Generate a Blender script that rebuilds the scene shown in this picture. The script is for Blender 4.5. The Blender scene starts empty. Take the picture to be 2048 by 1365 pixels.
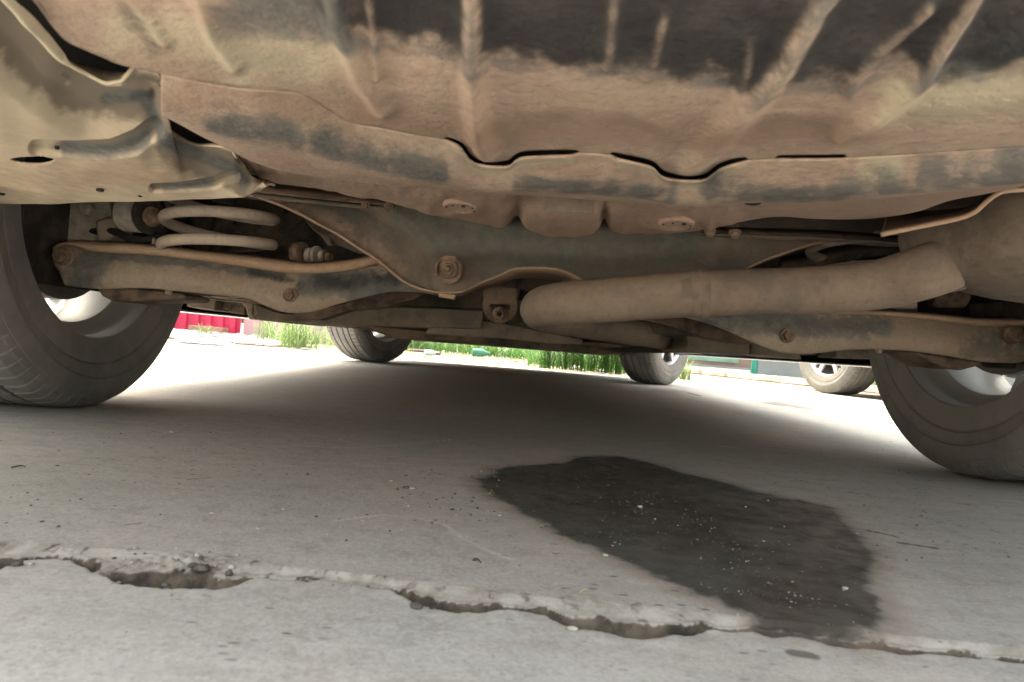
import bpy, bmesh, math, random
import numpy as np
from mathutils import Vector, Matrix, noise

random.seed(7)
rng = np.random.default_rng(7)
scene = bpy.context.scene
COL = scene.collection

# ---------------------------------------------------------------- camera
CAM = np.array([-0.068, 0.0, 0.167])
FPX = 1353.0
YAW, PITCH, ROLL = math.radians(1.2), math.radians(0.27), math.atan(0.08)
_f = np.array([math.sin(YAW) * math.cos(PITCH), math.cos(YAW) * math.cos(PITCH), math.sin(PITCH)])
_rw = np.array([math.cos(YAW), -math.sin(YAW), 0.0])
_uw = np.cross(_rw, _f)
_r = math.cos(ROLL) * _rw + math.sin(ROLL) * _uw
_u = math.cos(ROLL) * _uw - math.sin(ROLL) * _rw
cd = bpy.data.cameras.new('camera')
cam = bpy.data.objects.new('camera', cd)
COL.objects.link(cam)
cam.matrix_world = Matrix(((_r[0], _u[0], -_f[0], CAM[0]), (_r[1], _u[1], -_f[1], CAM[1]),
                           (_r[2], _u[2], -_f[2], CAM[2]), (0, 0, 0, 1)))
cd.sensor_fit = 'HORIZONTAL'
cd.sensor_width = 36.0
cd.lens = FPX / 2048 * 36
cd.clip_start = 0.02
cd.clip_end = 2000
cd.dof.use_dof = True
cd.dof.focus_distance = 1.05
cd.dof.aperture_fstop = 12
scene.camera = cam

# ---------------------------------------------------------------- light
SUN_EL, SUN_AZ = math.radians(56), math.radians(-32)
world = bpy.data.worlds.new('World')
scene.world = world
world.use_nodes = True
nt = world.node_tree
bg = nt.nodes['Background']
sky = nt.nodes.new('ShaderNodeTexSky')
sky.sky_type = 'NISHITA'
sky.sun_disc = False
sky.sun_elevation = SUN_EL
sky.sun_rotation = SUN_AZ
sky.air_density = 1.6
sky.dust_density = 8.0
sky_gain = nt.nodes.new('ShaderNodeMix'); sky_gain.data_type = 'RGBA'; sky_gain.blend_type = 'MULTIPLY'; sky_gain.inputs[0].default_value = 1
sky_gain.inputs[7].default_value = (1.34, 1.31, 1.18, 1)      # warm tint over the whole sky that also raises its brightness
ds = nt.nodes.new('ShaderNodeHueSaturation'); ds.inputs['Saturation'].default_value = 0.55
nt.links.new(sky.outputs[0], ds.inputs['Color']); nt.links.new(ds.outputs[0], sky_gain.inputs[6]); nt.links.new(sky_gain.outputs[2], bg.inputs[0])
bg.inputs[1].default_value = 0.15
sl = bpy.data.lights.new('sun', 'SUN')
sl.energy = 2.0
sl.angle = math.radians(0.55)
sl.color = (1.0, 0.955, 0.88)
sun = bpy.data.objects.new('sun', sl)
COL.objects.link(sun)
sd = Vector((math.sin(SUN_AZ) * math.cos(SUN_EL), math.cos(SUN_AZ) * math.cos(SUN_EL), math.sin(SUN_EL)))
sun.location = sd * 30
sun.rotation_euler = sd.to_track_quat('Z', 'Y').to_euler()
scene.view_settings.view_transform = 'Standard'
scene.view_settings.look = 'None'
scene.view_settings.gamma = 1
scene.view_settings.exposure = 2.36
scene.view_settings.use_curve_mapping = False
scene.cycles.use_denoising = True
scene.cycles.max_bounces = 10
scene.cycles.diffuse_bounces = 7
scene.cycles.glossy_bounces = 3
scene.cycles.caustics_reflective = False
scene.cycles.caustics_refractive = False

# ---------------------------------------------------------------- helpers
def ray(px, py):
    px = np.asarray(px, float); py = np.asarray(py, float)
    a = (px - 1024) / FPX; b = (682.5 - py) / FPX
    return _f + a[..., None] * _r + b[..., None] * _u

def atY(px, py, Y):
    d = ray(px, py); return CAM + d * ((np.asarray(Y, float) - CAM[1]) / d[..., 1])[..., None]

def atZ(px, py, z):
    d = ray(px, py); return CAM + d * ((np.asarray(z, float) - CAM[2]) / d[..., 2])[..., None]

def V(px, py, Y): return Vector(atY(px, py, Y))
def G(px, py): return atZ(px, py, 0.0)

WL = {}                                      # world location of every placed object

def adopt(o, loc, parent=None):
    o.location = loc; WL[o] = Vector(loc)
    if parent is not None:
        o.parent = parent
        o.matrix_parent_inverse = Matrix.Translation(-WL[parent])
    COL.objects.link(o)
    return o

def tag(o, label=None, cat=None, group=None, kind=None):
    if label: o['label'] = label
    if cat: o['category'] = cat
    if group: o['group'] = group
    if kind: o['kind'] = kind
    return o

def empty(name, loc, label, cat, group=None, parent=None):
    o = bpy.data.objects.new(name, None); o.empty_display_size = 0.1
    adopt(o, loc, parent)
    return tag(o, label, cat, group)

def link_mesh(name, me, mat, parent=None, smooth=True, origin=None):
    n = len(me.vertices)
    co = np.empty(n * 3); me.vertices.foreach_get('co', co); co = co.reshape(-1, 3)
    if origin is None: origin = (co.min(0) + co.max(0)) / 2
    origin = np.array(origin)
    me.vertices.foreach_set('co', (co - origin).ravel())
    if mat is not None: me.materials.append(mat)
    me.polygons.foreach_set('use_smooth', [bool(smooth)] * len(me.polygons))
    me.update()
    o = bpy.data.objects.new(name, me)
    return adopt(o, Vector(origin), parent)

def pydata(name, verts, faces, mat, parent=None, smooth=True, attrs=None, origin=None):
    me = bpy.data.meshes.new(name)
    me.from_pydata([tuple(map(float, v)) for v in verts], [], [tuple(map(int, f)) for f in faces])
    if attrs:
        for k, a in attrs.items():
            at = me.attributes.new(k, 'FLOAT', 'POINT'); at.data.foreach_set('value', np.asarray(a, np.float32).ravel())
    return link_mesh(name, me, mat, parent, smooth, origin)

def frombm(name, bm, mat, parent=None, smooth=False, bevel=0, origin=None, angle=None):
    me = bpy.data.meshes.new(name); bmesh.ops.recalc_face_normals(bm, faces=bm.faces); bm.to_mesh(me); bm.free()
    o = link_mesh(name, me, mat, parent, smooth, origin)
    if bevel:
        m = o.modifiers.new('bevel', 'BEVEL'); m.width = bevel; m.segments = 2; m.limit_method = 'ANGLE'; m.angle_limit = math.radians(40)
        o.data.polygons.foreach_set('use_smooth', [True] * len(o.data.polygons))
        w = o.modifiers.new('wn', 'WEIGHTED_NORMAL'); w.keep_sharp = False
    return o

def spline(P, n, closed=False):
    P = np.asarray(P, float); m = len(P)
    t = np.linspace(0, m - 1, n); i = np.minimum(t.astype(int), m - 2); u = (t - i)[:, None]
    g = lambda k: P[np.clip(k, 0, m - 1)]
    p0, p1, p2, p3 = g(i - 1), g(i), g(i + 1), g(i + 2)
    p0 = np.where((i == 0)[:, None], 2 * p1 - p2, p0); p3 = np.where((i == m - 2)[:, None], 2 * p2 - p1, p3)
    return 0.5 * (2 * p1 + (p2 - p0) * u + (2 * p0 - 5 * p1 + 4 * p2 - p3) * u**2 + (3 * p1 - p0 - 3 * p2 + p3) * u**3)

def resample(P, n):
    """polyline -> n points evenly spread along x/y length"""
    S = spline(P, max(60, len(P) * 12)); d = np.r_[0, np.cumsum(np.hypot(*np.diff(S[:, :2], axis=0).T))]
    t = np.linspace(0, d[-1], n)
    return np.stack([np.interp(t, d, S[:, k]) for k in range(S.shape[1])], 1)

def grid_faces(nv, nu):
    i = np.arange(nv - 1)[:, None] * nu + np.arange(nu - 1)[None]
    return np.stack([i, i + 1, i + nu + 1, i + nu], -1).reshape(-1, 4)

def surf(name, rows, nu, nv, mode, mat, parent, thick=0.002, disp=None, paint=None, cut=None, lin=True, free=False):
    """rows of picture-measured control points (px,py,depth) -> smooth sheet-metal surface in the world"""
    R = [resample(r, nu) if not free else spline(r, nu) for r in rows]
    R = np.array(R)                                            # k,nu,3
    if nv > len(R):
        S = np.stack([spline(R[:, j], nv) for j in range(nu)], 1)
    else: S = R; nv = len(R)
    px, py, dd = S[..., 0], S[..., 1], S[..., 2]
    W = atZ(px, py, dd) if mode == 'Z' else atY(px, py, dd)
    if disp is not None: W = W + disp(px, py)
    f = grid_faces(nv, nu)
    if cut is not None:
        keep = ~cut(px, py).ravel()[f].any(1); f = f[keep]
    at = paint(px, py) if paint else None
    o = pydata(name, W.reshape(-1, 3), f, mat, parent, attrs=at)
    if thick:
        m = o.modifiers.new('gauge', 'SOLIDIFY'); m.thickness = thick; m.offset = -1 if mode == 'Z' else 0
    return o

def segdist(px, py, line):
    px = np.asarray(px, float); py = np.asarray(py, float)
    best = np.full(px.shape, 1e9); L = [np.array(p, float) for p in line]
    if len(L) == 1: return np.hypot(px - L[0][0], py - L[0][1])
    for a, b in zip(L[:-1], L[1:]):
        d = b - a; t = np.clip(((px - a[0]) * d[0] + (py - a[1]) * d[1]) / (d @ d + 1e-9), 0, 1)
        best = np.minimum(best, np.hypot(px - a[0] - t * d[0], py - a[1] - t * d[1]))
    return best

def sst(x, a, b):
    t = np.clip((x - a) / (b - a), 0, 1); return t * t * (3 - 2 * t)

def cap(px, py, line, r, soft=1.0, asp=1.0):
    """soft stroke mask"""
    d = segdist(px, np.asarray(py) * asp, [(p[0], p[1] * asp) for p in line])
    return 1 - sst(d, r * (1 - soft), r * (1 + soft * .6))

def nz(px, py, s, seed=0.0, oct=3):
    out = np.zeros(np.size(px)); X = np.ravel(px) * s; Y = np.ravel(py) * s
    for i in range(out.size): out[i] = noise.fractal(Vector((X[i], Y[i], seed)), 1.0, 2.0, oct)
    return out.reshape(np.shape(px))

def insidepoly(x, y, poly):
    x = np.asarray(x, float); y = np.asarray(y, float); c = np.zeros(x.shape, bool); n = len(poly)
    for i in range(n):
        x1, y1 = poly[i]; x2, y2 = poly[(i + 1) % n]
        if y1 == y2: continue
        k = ((y1 > y) != (y2 > y)) & (x < (x2 - x1) * (y - y1) / (y2 - y1) + x1); c ^= k
    return c

def add_tube(bm, pts, rad, seg=12, caps=True):
    pts = [Vector(p) for p in pts]; n = len(pts); rings = []
    if not hasattr(rad, '__len__'): rad = [rad] * n
    t0 = (pts[1] - pts[0]).normalized(); ref = Vector((0, 0, 1)) if abs(t0.z) < .9 else Vector((1, 0, 0))
    nrm = t0.cross(ref).normalized()
    for i, p in enumerate(pts):
        t = (pts[min(i + 1, n - 1)] - pts[max(i - 1, 0)]).normalized()
        nrm = (nrm - t * nrm.dot(t)).normalized(); b = t.cross(nrm)
        rings.append([bm.verts.new(p + (nrm * math.cos(a) + b * math.sin(a)) * rad[i]) for a in (2 * math.pi * k / seg for k in range(seg))])
    for A, B in zip(rings[:-1], rings[1:]):
        for k in range(seg): bm.faces.new((A[k], A[(k + 1) % seg], B[(k + 1) % seg], B[k]))
    if caps: bm.faces.new(rings[0][::-1]); bm.faces.new(rings[-1])
    return rings

def tube(name, pts, rad, mat, parent, seg=16, n=0, **kw):
    if n: 
        if hasattr(rad, '__len__'): rad = list(np.interp(np.linspace(0, len(rad) - 1, n), range(len(rad)), rad))
        pts = spline(pts, n)
    bm = bmesh.new(); add_tube(bm, pts, rad, seg); return frombm(name, bm, mat, parent, True, **kw)

def axes(d):
    d = Vector(d).normalized(); ref = Vector((0, 0, 1)) if abs(d.z) < .9 else Vector((1, 0, 0))
    a = d.cross(ref).normalized(); return d, a, d.cross(a)

def add_lathe(bm, c, d, prof, seg=24, cap=True):
    """prof: (along, radius)"""
    d, a, b = axes(d); c = Vector(c); R = []
    for (h, r) in prof: R.append([bm.verts.new(c + d * h + (a * math.cos(t) + b * math.sin(t)) * max(r, 1e-5)) for t in (2 * math.pi * k / seg for k in range(seg))])
    for A, B in zip(R[:-1], R[1:]):
        for k in range(seg): bm.faces.new((A[k], A[(k + 1) % seg], B[(k + 1) % seg], B[k]))
    if cap: bm.faces.new(R[0][::-1]); bm.faces.new(R[-1])

def lathe(name, c, d, prof, mat, parent, seg=24, bevel=0, cap=True):
    bm = bmesh.new(); add_lathe(bm, c, d, prof, seg, cap); return frombm(name, bm, mat, parent, False, bevel or .0006)

def bolt(c, d, r, mat, parent, h=None, washer=1.5, name='bolt'):
    bm = bmesh.new(); h = h or r * 1.1
    add_lathe(bm, c, d, [(-.002, r * washer), (h * .2, r * washer)], 20)
    add_lathe(bm, c, d, [(h * .2, r * 1.08), (h * 1.05, r * 1.08), (h * 1.2, r * .85)], 6)
    return frombm(name, bm, mat, parent, False, .0006)

def prism(name, outline, Y, depth, mat, parent, bevel=.0015, z_in=None, attrs=None):
    """flat plate: picture-measured outline standing at distance Y, 'depth' metres thick; Y may be a list per point"""
    Ys = Y if hasattr(Y, '__len__') else [Y] * len(outline)
    bm = bmesh.new()
    f = [bm.verts.new(atY(p[0], p[1], y)) for p, y in zip(outline, Ys)]
    face = bm.faces.new(f)
    r = bmesh.ops.extrude_face_region(bm, geom=[face])
    for v in r['geom']:
        if isinstance(v, bmesh.types.BMVert): v.co += Vector((0, depth, 0))
    return frombm(name, bm, mat, parent, False, bevel)

def add_box(bm, lo, hi):
    x0, y0, z0 = lo; x1, y1, z1 = hi
    v = [bm.verts.new(p) for p in ((x0,y0,z0),(x1,y0,z0),(x1,y1,z0),(x0,y1,z0),(x0,y0,z1),(x1,y0,z1),(x1,y1,z1),(x0,y1,z1))]
    for f in ((0,3,2,1),(4,5,6,7),(0,1,5,4),(1,2,6,5),(2,3,7,6),(3,0,4,7)): bm.faces.new([v[i] for i in f])
    return v

def box(name, lo, hi, mat, parent, bevel=.003):
    bm = bmesh.new(); add_box(bm, lo, hi); return frombm(name, bm, mat, parent, False, bevel)

# ---------------------------------------------------------------- materials
class NT:
    def __init__(s, name):
        s.m = bpy.data.materials.new(name); s.m.use_nodes = True; s.t = s.m.node_tree; s.b = s.t.nodes['Principled BSDF']
        s.tc = s.n('ShaderNodeTexCoord').outputs['Object']
    def n(s, typ, **kw):
        nd = s.t.nodes.new(typ)
        for k, v in kw.items(): setattr(nd, k, v)
        return nd
    def put(s, sock, v):
        if isinstance(v, bpy.types.NodeSocket): s.t.links.new(v, sock)
        elif hasattr(v, '__len__') and len(v) == 3 and sock.type == 'RGBA': sock.default_value = (*v, 1)
        else: sock.default_value = v
    def noise(s, scale, detail=4, rough=.55, vec=None, dist=0):
        nd = s.n('ShaderNodeTexNoise'); nd.inputs['Scale'].default_value = scale; nd.inputs['Detail'].default_value = detail
        nd.inputs['Roughness'].default_value = rough; nd.inputs['Distortion'].default_value = dist
        s.put(nd.inputs['Vector'], vec or s.tc); return nd.outputs['Fac']
    def map(s, v, a, b, c=0., d=1., smooth=True):
        nd = s.n('ShaderNodeMapRange'); nd.interpolation_type = 'SMOOTHSTEP' if smooth else 'LINEAR'
        s.put(nd.inputs[0], v)
        for i, x in enumerate((a, b, c, d)): nd.inputs[i + 1].default_value = x
        return nd.outputs[0]
    def math(s, op, a, b=0.):
        nd = s.n('ShaderNodeMath', operation=op); s.put(nd.inputs[0], a); s.put(nd.inputs[1], b); return nd.outputs[0]
    def mix(s, f, a, b):
        nd = s.n('ShaderNodeMix', data_type='RGBA'); s.put(nd.inputs['Factor'], f)
        s.put(nd.inputs[6], a); s.put(nd.inputs[7], b); return nd.outputs[2]
    def attr(s, k):
        nd = s.n('ShaderNodeAttribute', attribute_name=k); return nd.outputs['Fac']
    def bump(s, h, strength, dist=.001):
        nd = s.n('ShaderNodeBump'); nd.inputs['Strength'].default_value = strength; nd.inputs['Distance'].default_value = dist
        s.put(nd.inputs['Height'], h)
        if getattr(s, 'lastb', None): s.put(nd.inputs['Normal'], s.lastb)
        s.lastb = nd.outputs[0]; s.put(s.b.inputs['Normal'], nd.outputs[0])
    def out(s, col, rough=.8, metal=0., spec=.3):
        s.put(s.b.inputs['Base Color'], col); s.put(s.b.inputs['Roughness'], rough); s.put(s.b.inputs['Metallic'], metal)
        s.b.inputs['Specular IOR Level'].default_value = spec; return s.m

def dusty(name, dust=(.32, .235, .165), dust2=(.25, .17, .12), base=(.035, .04, .042), amount=.75, rough=.85, fine=180, relief=.35,
          scale=9, painted=False, bluec=((.055, .066, .072), (.15, .15, .138)), jitk=1.5, grain=.30):
    """metal or underseal beneath a coat of dried dirt dust; worn places show the base"""
    s = NT(name); n1 = s.noise(scale, 6, .6); n2 = s.noise(scale * 3.7, 5, .65); n3 = s.noise(fine, 3, .6); n4 = s.noise(fine * .33, 4, .7)
    d = s.mix(s.map(n1, .35, .65), dust, dust2)
    d = s.mix(s.map(n2, .5, .8, 0, .35), d, tuple(min(1, c * 1.35) for c in dust))
    d = s.mix(s.map(n4, .3, .7, 0, .28), d, tuple(c * .6 for c in dust2))
    d = s.mix(s.map(n3, .52, .72, 0, grain), d, tuple(c * .45 for c in dust2))
    d = s.mix(s.map(n3, .30, .44, grain * .6, 0), d, tuple(min(1, c * 1.3) for c in dust))
    w = s.math('ADD', n1, s.math('MULTIPLY', s.math('SUBTRACT', n2, .5), .7))
    wear = s.map(w, amount - .12, amount + .1)
    c = s.mix(s.math('MULTIPLY', wear, .75), d, base)
    if painted:
        jit = s.math('MULTIPLY', s.math('SUBTRACT', s.math('ADD', n2, n4), 1.0), jitk)
        def m(k, lo=.25, hi=.75, top=1.): 
            a = s.attr(k); g = s.math('MULTIPLY', s.math('MULTIPLY', a, s.math('SUBTRACT', 1.0, a)), 4.0)
            return s.map(s.math('ADD', a, s.math('MULTIPLY', jit, s.math('MINIMUM', g, 1.0))), lo, hi, 0, top)
        c = s.mix(m('sand', .2, .8, .9), c, s.mix(n2, (.52, .45, .32), (.45, .38, .27)))
        c = s.mix(m('red', .1, .9, .8), c, s.mix(n2, (.33, .225, .16), (.29, .205, .15)))
        c = s.mix(m('mud', .25, .75, .85), c, s.mix(n2, (.12, .10, .08), (.21, .165, .125)))
        c = s.mix(m('blue', .08, .75, .85), c, s.mix(s.map(n4, .3, .7), *bluec))
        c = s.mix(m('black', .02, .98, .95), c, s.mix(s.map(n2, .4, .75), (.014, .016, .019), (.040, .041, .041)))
    sp = s.n('ShaderNodeTexVoronoi'); sp.inputs['Scale'].default_value = 60; s.put(sp.inputs['Vector'], s.tc)
    speck = s.map(sp.outputs['Distance'], .035, .075, 1, 0)
    pick = s.map(s.noise(31, 2), .58, .62)
    c = s.mix(s.math('MULTIPLY', s.math('MULTIPLY', speck, pick), .7), c, (.045, .035, .028))
    s.bump(n3, relief, .0012); s.bump(n4, relief * .8, .0025)
    return s.out(c, rough)

M = {}
M['pan'] = dusty('underseal_dust', dust=(.46, .355, .27), dust2=(.39, .28, .21), relief=.95, painted=True, amount=.86, jitk=1.0)
M['pink'] = dusty('red_dust_underseal', dust=(.40, .285, .215), dust2=(.34, .235, .175), relief=.9, fine=240, amount=.9)
M['side'] = dusty('sandy_panel_dust', dust=(.56, .48, .35), dust2=(.54, .45, .33), relief=.10, painted=True, amount=.97, jitk=.6, grain=.10, scale=3)
M['frame'] = dusty('subframe_dust', dust=(.17, .145, .115), dust2=(.14, .11, .085), base=(.07, .075, .072), relief=.25, amount=.60, painted=True, scale=7, bluec=((.075, .083, .075), (.125, .12, .10)))
M['arm'] = dusty('arm_dust', dust=(.34, .285, .22), dust2=(.28, .22, .165), base=(.07, .08, .085), relief=.2, amount=.8, painted=True)
M['lip'] = dusty('lip_dust', dust=(.40, .29, .20), dust2=(.34, .23, .155), relief=.3, amount=.9)
M['pipe'] = dusty('exhaust_dust', dust=(.26, .205, .155), dust2=(.225, .17, .13), base=(.13, .115, .095), relief=.22, amount=.64, fine=120, scale=7, painted=True)
M['muffler'] = dusty('muffler_dust', dust=(.175, .138, .107), dust2=(.14, .108, .083), base=(.19, .165, .135), relief=.3, amount=.62, fine=120, scale=14)
M['brown'] = dusty('brown_dust', dust=(.22, .16, .115), dust2=(.16, .11, .08), base=(.035, .033, .03), amount=.62)
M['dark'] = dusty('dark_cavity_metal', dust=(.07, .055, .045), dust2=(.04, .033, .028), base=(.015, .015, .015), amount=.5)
M['bolt'] = dusty('rusty_bolt', dust=(.25, .18, .13), dust2=(.17, .105, .07), base=(.10, .08, .06), amount=.6, scale=60)
M['castalloy'] = dusty('dusty_cast_metal', dust=(.42, .385, .32), dust2=(.34, .30, .25), base=(.2, .2, .18), amount=.65, scale=16)
M['spring'] = dusty('spring_dust', dust=(.44, .37, .30), dust2=(.38, .31, .245), relief=.1, amount=.9)
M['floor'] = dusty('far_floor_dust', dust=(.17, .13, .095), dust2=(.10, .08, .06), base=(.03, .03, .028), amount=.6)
M['plate'] = dusty('grey_brown_plate', dust=(.25, .21, .16), dust2=(.20, .16, .12), base=(.10, .105, .10), amount=.66, relief=.15)

def simple(name, col, rough=.6, metal=0., var=.15, scale=12, bump=0, col2=None, spec=.4):
    s = NT(name); n = s.noise(scale, 5, .6)
    c = s.mix(s.map(n, .3, .7), tuple(x * (1 - var) for x in col), col2 or tuple(min(1, x * (1 + var)) for x in col))
    if bump: s.bump(s.noise(scale * 12, 3), bump, .002)
    return s.out(c, rough, metal, spec)

def rubber(name, col, dust, amt):
    s = NT(name); n = s.noise(7, 5, .6); n2 = s.noise(60, 4, .7)
    c = s.mix(s.map(s.math('ADD', n, s.math('MULTIPLY', n2, .3)), amt, amt + .35, 0, .8), col, dust)
    # scuffs that run round the tyre
    mp = s.n('ShaderNodeMapping'); mp.inputs['Scale'].default_value = (60, 6, 6); s.put(mp.inputs[0], s.tc)
    st = s.noise(3, 4, .6, vec=mp.outputs[0]); c = s.mix(s.map(st, .55, .8, 0, .25), c, dust)
    s.bump(n2, .25, .0006)
    return s.out(c, .75, 0, .3)
M['tyre'] = rubber('tyre_rubber', (.135, .134, .132), (.235, .22, .20), .45)
M['tyre_pale'] = rubber('dusty_tyre_rubber', (.075, .074, .070), (.15, .14, .12), .45)
M['alloy'] = simple('rim_alloy', (.36, .36, .35), .5, .1, .08, 9, col2=(.33, .32, .29))
M['alloy_front'] = simple('rim_face_alloy', (.62, .63, .65), .3, .5, .06, 9)
M['blackplastic'] = simple('black_plastic', (.02, .021, .023), .5)
M['hole'] = simple('black_rubber_hole_shade', (.012, .011, .010), .8)  # black rubber, also the painted dark inside holes and gaps
M['disc'] = simple('brake_disc_iron', (.10, .09, .08), .5, .5)
M['paint'] = simple('blue_black_car_paint', (.02, .024, .03), .22, .2, .05, spec=.6)
M['paint2'] = simple('white_car_paint', (.72, .72, .71), .2, 0, .03, spec=.6)
M['glass'] = simple('car_glass', (.015, .018, .018), .05, 0, .05, spec=.8)
M['lamp_red'] = simple('tail_lamp_red', (.35, .01, .01), .15, spec=.7)
M['lamp_clear'] = simple('headlamp_clear', (.55, .57, .6), .1, .3, spec=.8)
# ---------------------------------------------------------------- ground
def xw(line):                      # pixel polyline on the ground -> world (x,y)
    return [tuple(G(p[0], p[1])[:2]) for p in line]
JT = xw([(-300,1065),(0,1085),(60,1078),(130,1096),(200,1100),(300,1103),(400,1108),(520,1130),(640,1142),(780,1158),(900,1170),(1000,1187),(1200,1203),(1400,1222),(1500,1232),(1700,1250),(1850,1268),(2048,1288),(2400,1330)])
JB = xw([(-300,1120),(0,1126),(60,1110),(150,1112),(190,1130),(250,1158),(330,1166),(440,1164),(520,1150),(640,1156),(780,1172),(830,1196),(950,1216),(1090,1212),(1150,1240),(1290,1262),(1400,1246),(1500,1250),(1700,1273),(1850,1290),(2048,1304),(2400,1345)])
jtx, jty = np.array(JT).T; jbx, jby = np.array(JB).T
WET = xw([(962,957),(1010,936),(1070,930),(1130,926),(1160,913),(1230,912),(1310,928),(1360,944),(1450,965),(1520,985),(1590,998),(1650,1012),(1690,1045),(1740,1095),(1748,1140),(1722,1165),(1752,1200),(1770,1240),(1700,1262),(1600,1255),(1520,1245),(1500,1232),(1440,1206),(1380,1182),(1300,1150),(1220,1110),(1150,1085),(1115,1072),(1110,1055),(1060,1040),(1000,1002),(965,985)])
def expand(a, b, d0, k): 
    out = []; x = a; d = d0
    while abs(x) < abs(b): x += d * (1 if b > 0 else -1); d *= k; out.append(x)
    return out
xs = np.r_[sorted(expand(-.5, -220, .004, 1.11)), np.arange(-.5, .62, .0020), expand(.62, 220, .004, 1.11)]
ys = np.r_[sorted(expand(.30, -220, .006, 1.14)) if False else sorted([.30 - v for v in np.cumsum(.006 * 1.13 ** np.arange(70))]), np.arange(.30, .385, .004), np.arange(.385, .545, .0012), np.arange(.545, 1.0, .0045), 1.0 + np.cumsum(.006 * 1.05 ** np.arange(150))]
X, Y = np.meshgrid(xs, ys)
tj = np.interp(X, jtx, jty); bj = np.interp(X, jbx, jby)
near = (np.abs(X) < 1.3) & (Y > -.3) & (Y < 3)
def npn(mask, s, seed, oct=3):
    out = np.zeros(X.shape); ii = np.argwhere(mask)
    for a, b in ii: out[a, b] = noise.fractal(Vector((X[a, b] * s, Y[a, b] * s, seed)), 1.0, 2.0, oct)
    return out
strip = (np.abs(X) < .75) & (Y > .36) & (Y < .60)
n_hi = npn(strip, 95, 1.3, 3) + .55 * npn(strip, 260, 7.7, 2); n_md = npn(strip, 28, 4.1, 3); n_lo = npn(near, 2.2, 8.8, 3)
tj2 = tj + n_hi * .0022 + n_md * .003; bj2 = bj + n_hi * .0010 + n_md * .004
w = np.maximum(tj2 - bj2, .004)
f = np.clip((tj2 - Y) / w, 0, 1)                               # 0 at slab edge, 1 at bottom of the broken face
LOW = -.0035
# depth of the hollow along the joint, by picture column
pxc = [(-300,.004),(0,.016),(60,.010),(110,.0),(180,.004),(240,.013),(300,.014),(400,.012),(450,.003),(520,.001),(760,.001),(800,.008),(860,.011),(980,.009),(1080,.006),(1110,.010),(1200,.012),(1300,.014),(1370,.008),(1450,.007),(1560,.009),(1700,.008),(1850,.008),(2048,.009),(2400,.008)]
hx = [G(p, 1180)[0] for p, _ in pxc]; hd = np.interp(X, hx, [d for _, d in pxc]) * (1 + .35 * n_md)
fd = .76 - .24 * np.clip(hd / .016, 0, 1) + .05 * n_md
Z = np.where(Y > tj2, 0, LOW * sst(f, 0, .5) - hd * 1.25 * sst(f, fd, fd + .16) + .0010 * n_hi * (f > .02) * (f < 1) )
back = sst(bj2 - Y, 0, .0045)
Z = np.where(Y < bj2, LOW - hd * (1 - back), Z)
rise = np.exp(-np.clip(bj2 - Y, 0, 1) / .02) * .003 * np.clip(n_md + .4, 0, 1)
Z = np.where(Y < bj2 - .001, Z + rise, Z)
# a knobbly broken lump at picture x ~ 290-440
lx = G(360, 1130)[0]; ly = G(360, 1125)[1]
lump = np.exp(-((X - lx) / .026) ** 2 - ((Y - ly) / .012) ** 2)
Z = Z + lump * (.003 + .0045 * n_hi)
Z = Z + n_lo * .003 + npn((np.abs(X) < .8) & (Y > .3) & (Y < 1.4), 45, 2.2, 2) * .00035
Z = np.where(Y > 4.9, Z - .006 * sst(Y, 4.9, 5.2), Z)
wetd = segdist(X, Y, WET + [WET[0]]); wetd = np.where(insidepoly(X, Y, WET), wetd, -wetd)
wet = np.clip(wetd * 16 + .5, 0, 1)
edge = np.where((Y <= tj2 + .0006) & (Y > bj2), 1.0, 0.0) * (1 - sst(f, fd, fd + .1) * np.clip(hd / .005, 0, 1)) * np.clip(.8 + .5 * n_md, 0, 1)
pit = ((Y <= tj2) & (Y > bj2 - .002)) * sst(f, fd - .05, fd + .1) * np.clip(hd / .004, 0, 1) + .35 * ((Y <= tj2) & (Y > bj2)) * sst(n_hi, .25, .5)
W2 = xw([(1510,806),(1560,803),(1640,810),(1700,815),(1775,826),(1778,832),(1700,828),(1600,818)])
w2 = segdist(X, Y, W2 + [W2[0]]); w2 = np.where(insidepoly(X, Y, W2), w2, -w2)
wet2 = sst(w2, -.05, .04)
crk = np.minimum(segdist(X, Y, xw([(660,1048),(760,1035),(830,1040),(890,1055),(915,1075),(960,1100),(1020,1122)])) * 1.0,
                 segdist(X, Y, xw([(560,890),(700,895),(800,890),(900,880)])) * 1.6)
crack = np.where(Y < 1.4, 1 - sst(crk + .002 * np.abs(n_lo), .0005, .0045), 0)
mk = np.minimum.reduce([segdist(X, Y, xw(q)) * w_ for q, w_ in (([(1800,1083),(1872,1094)], .8), ([(1738,1060),(1792,1071)], .9), ([(378,959),(425,956)], 1.6), ([(250,1053),(282,1050)], 1.6), ([(1180,900),(1235,905)], 1.2), ([(90,866),(100,868)], 1.5), ([(1590,1292),(1625,1298)], .6), ([(1700,985),(1750,992)], 1.3), ([(1590,960),(1640,968)], 1.6))])
mark = (1 - sst(mk + .0015 * n_lo, .0008, .0045)) * ((Y < 1.6) & (Y > .3))
jl = segdist(X, Y, xw([(1150,735),(1308,766),(1400,792)]))

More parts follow.
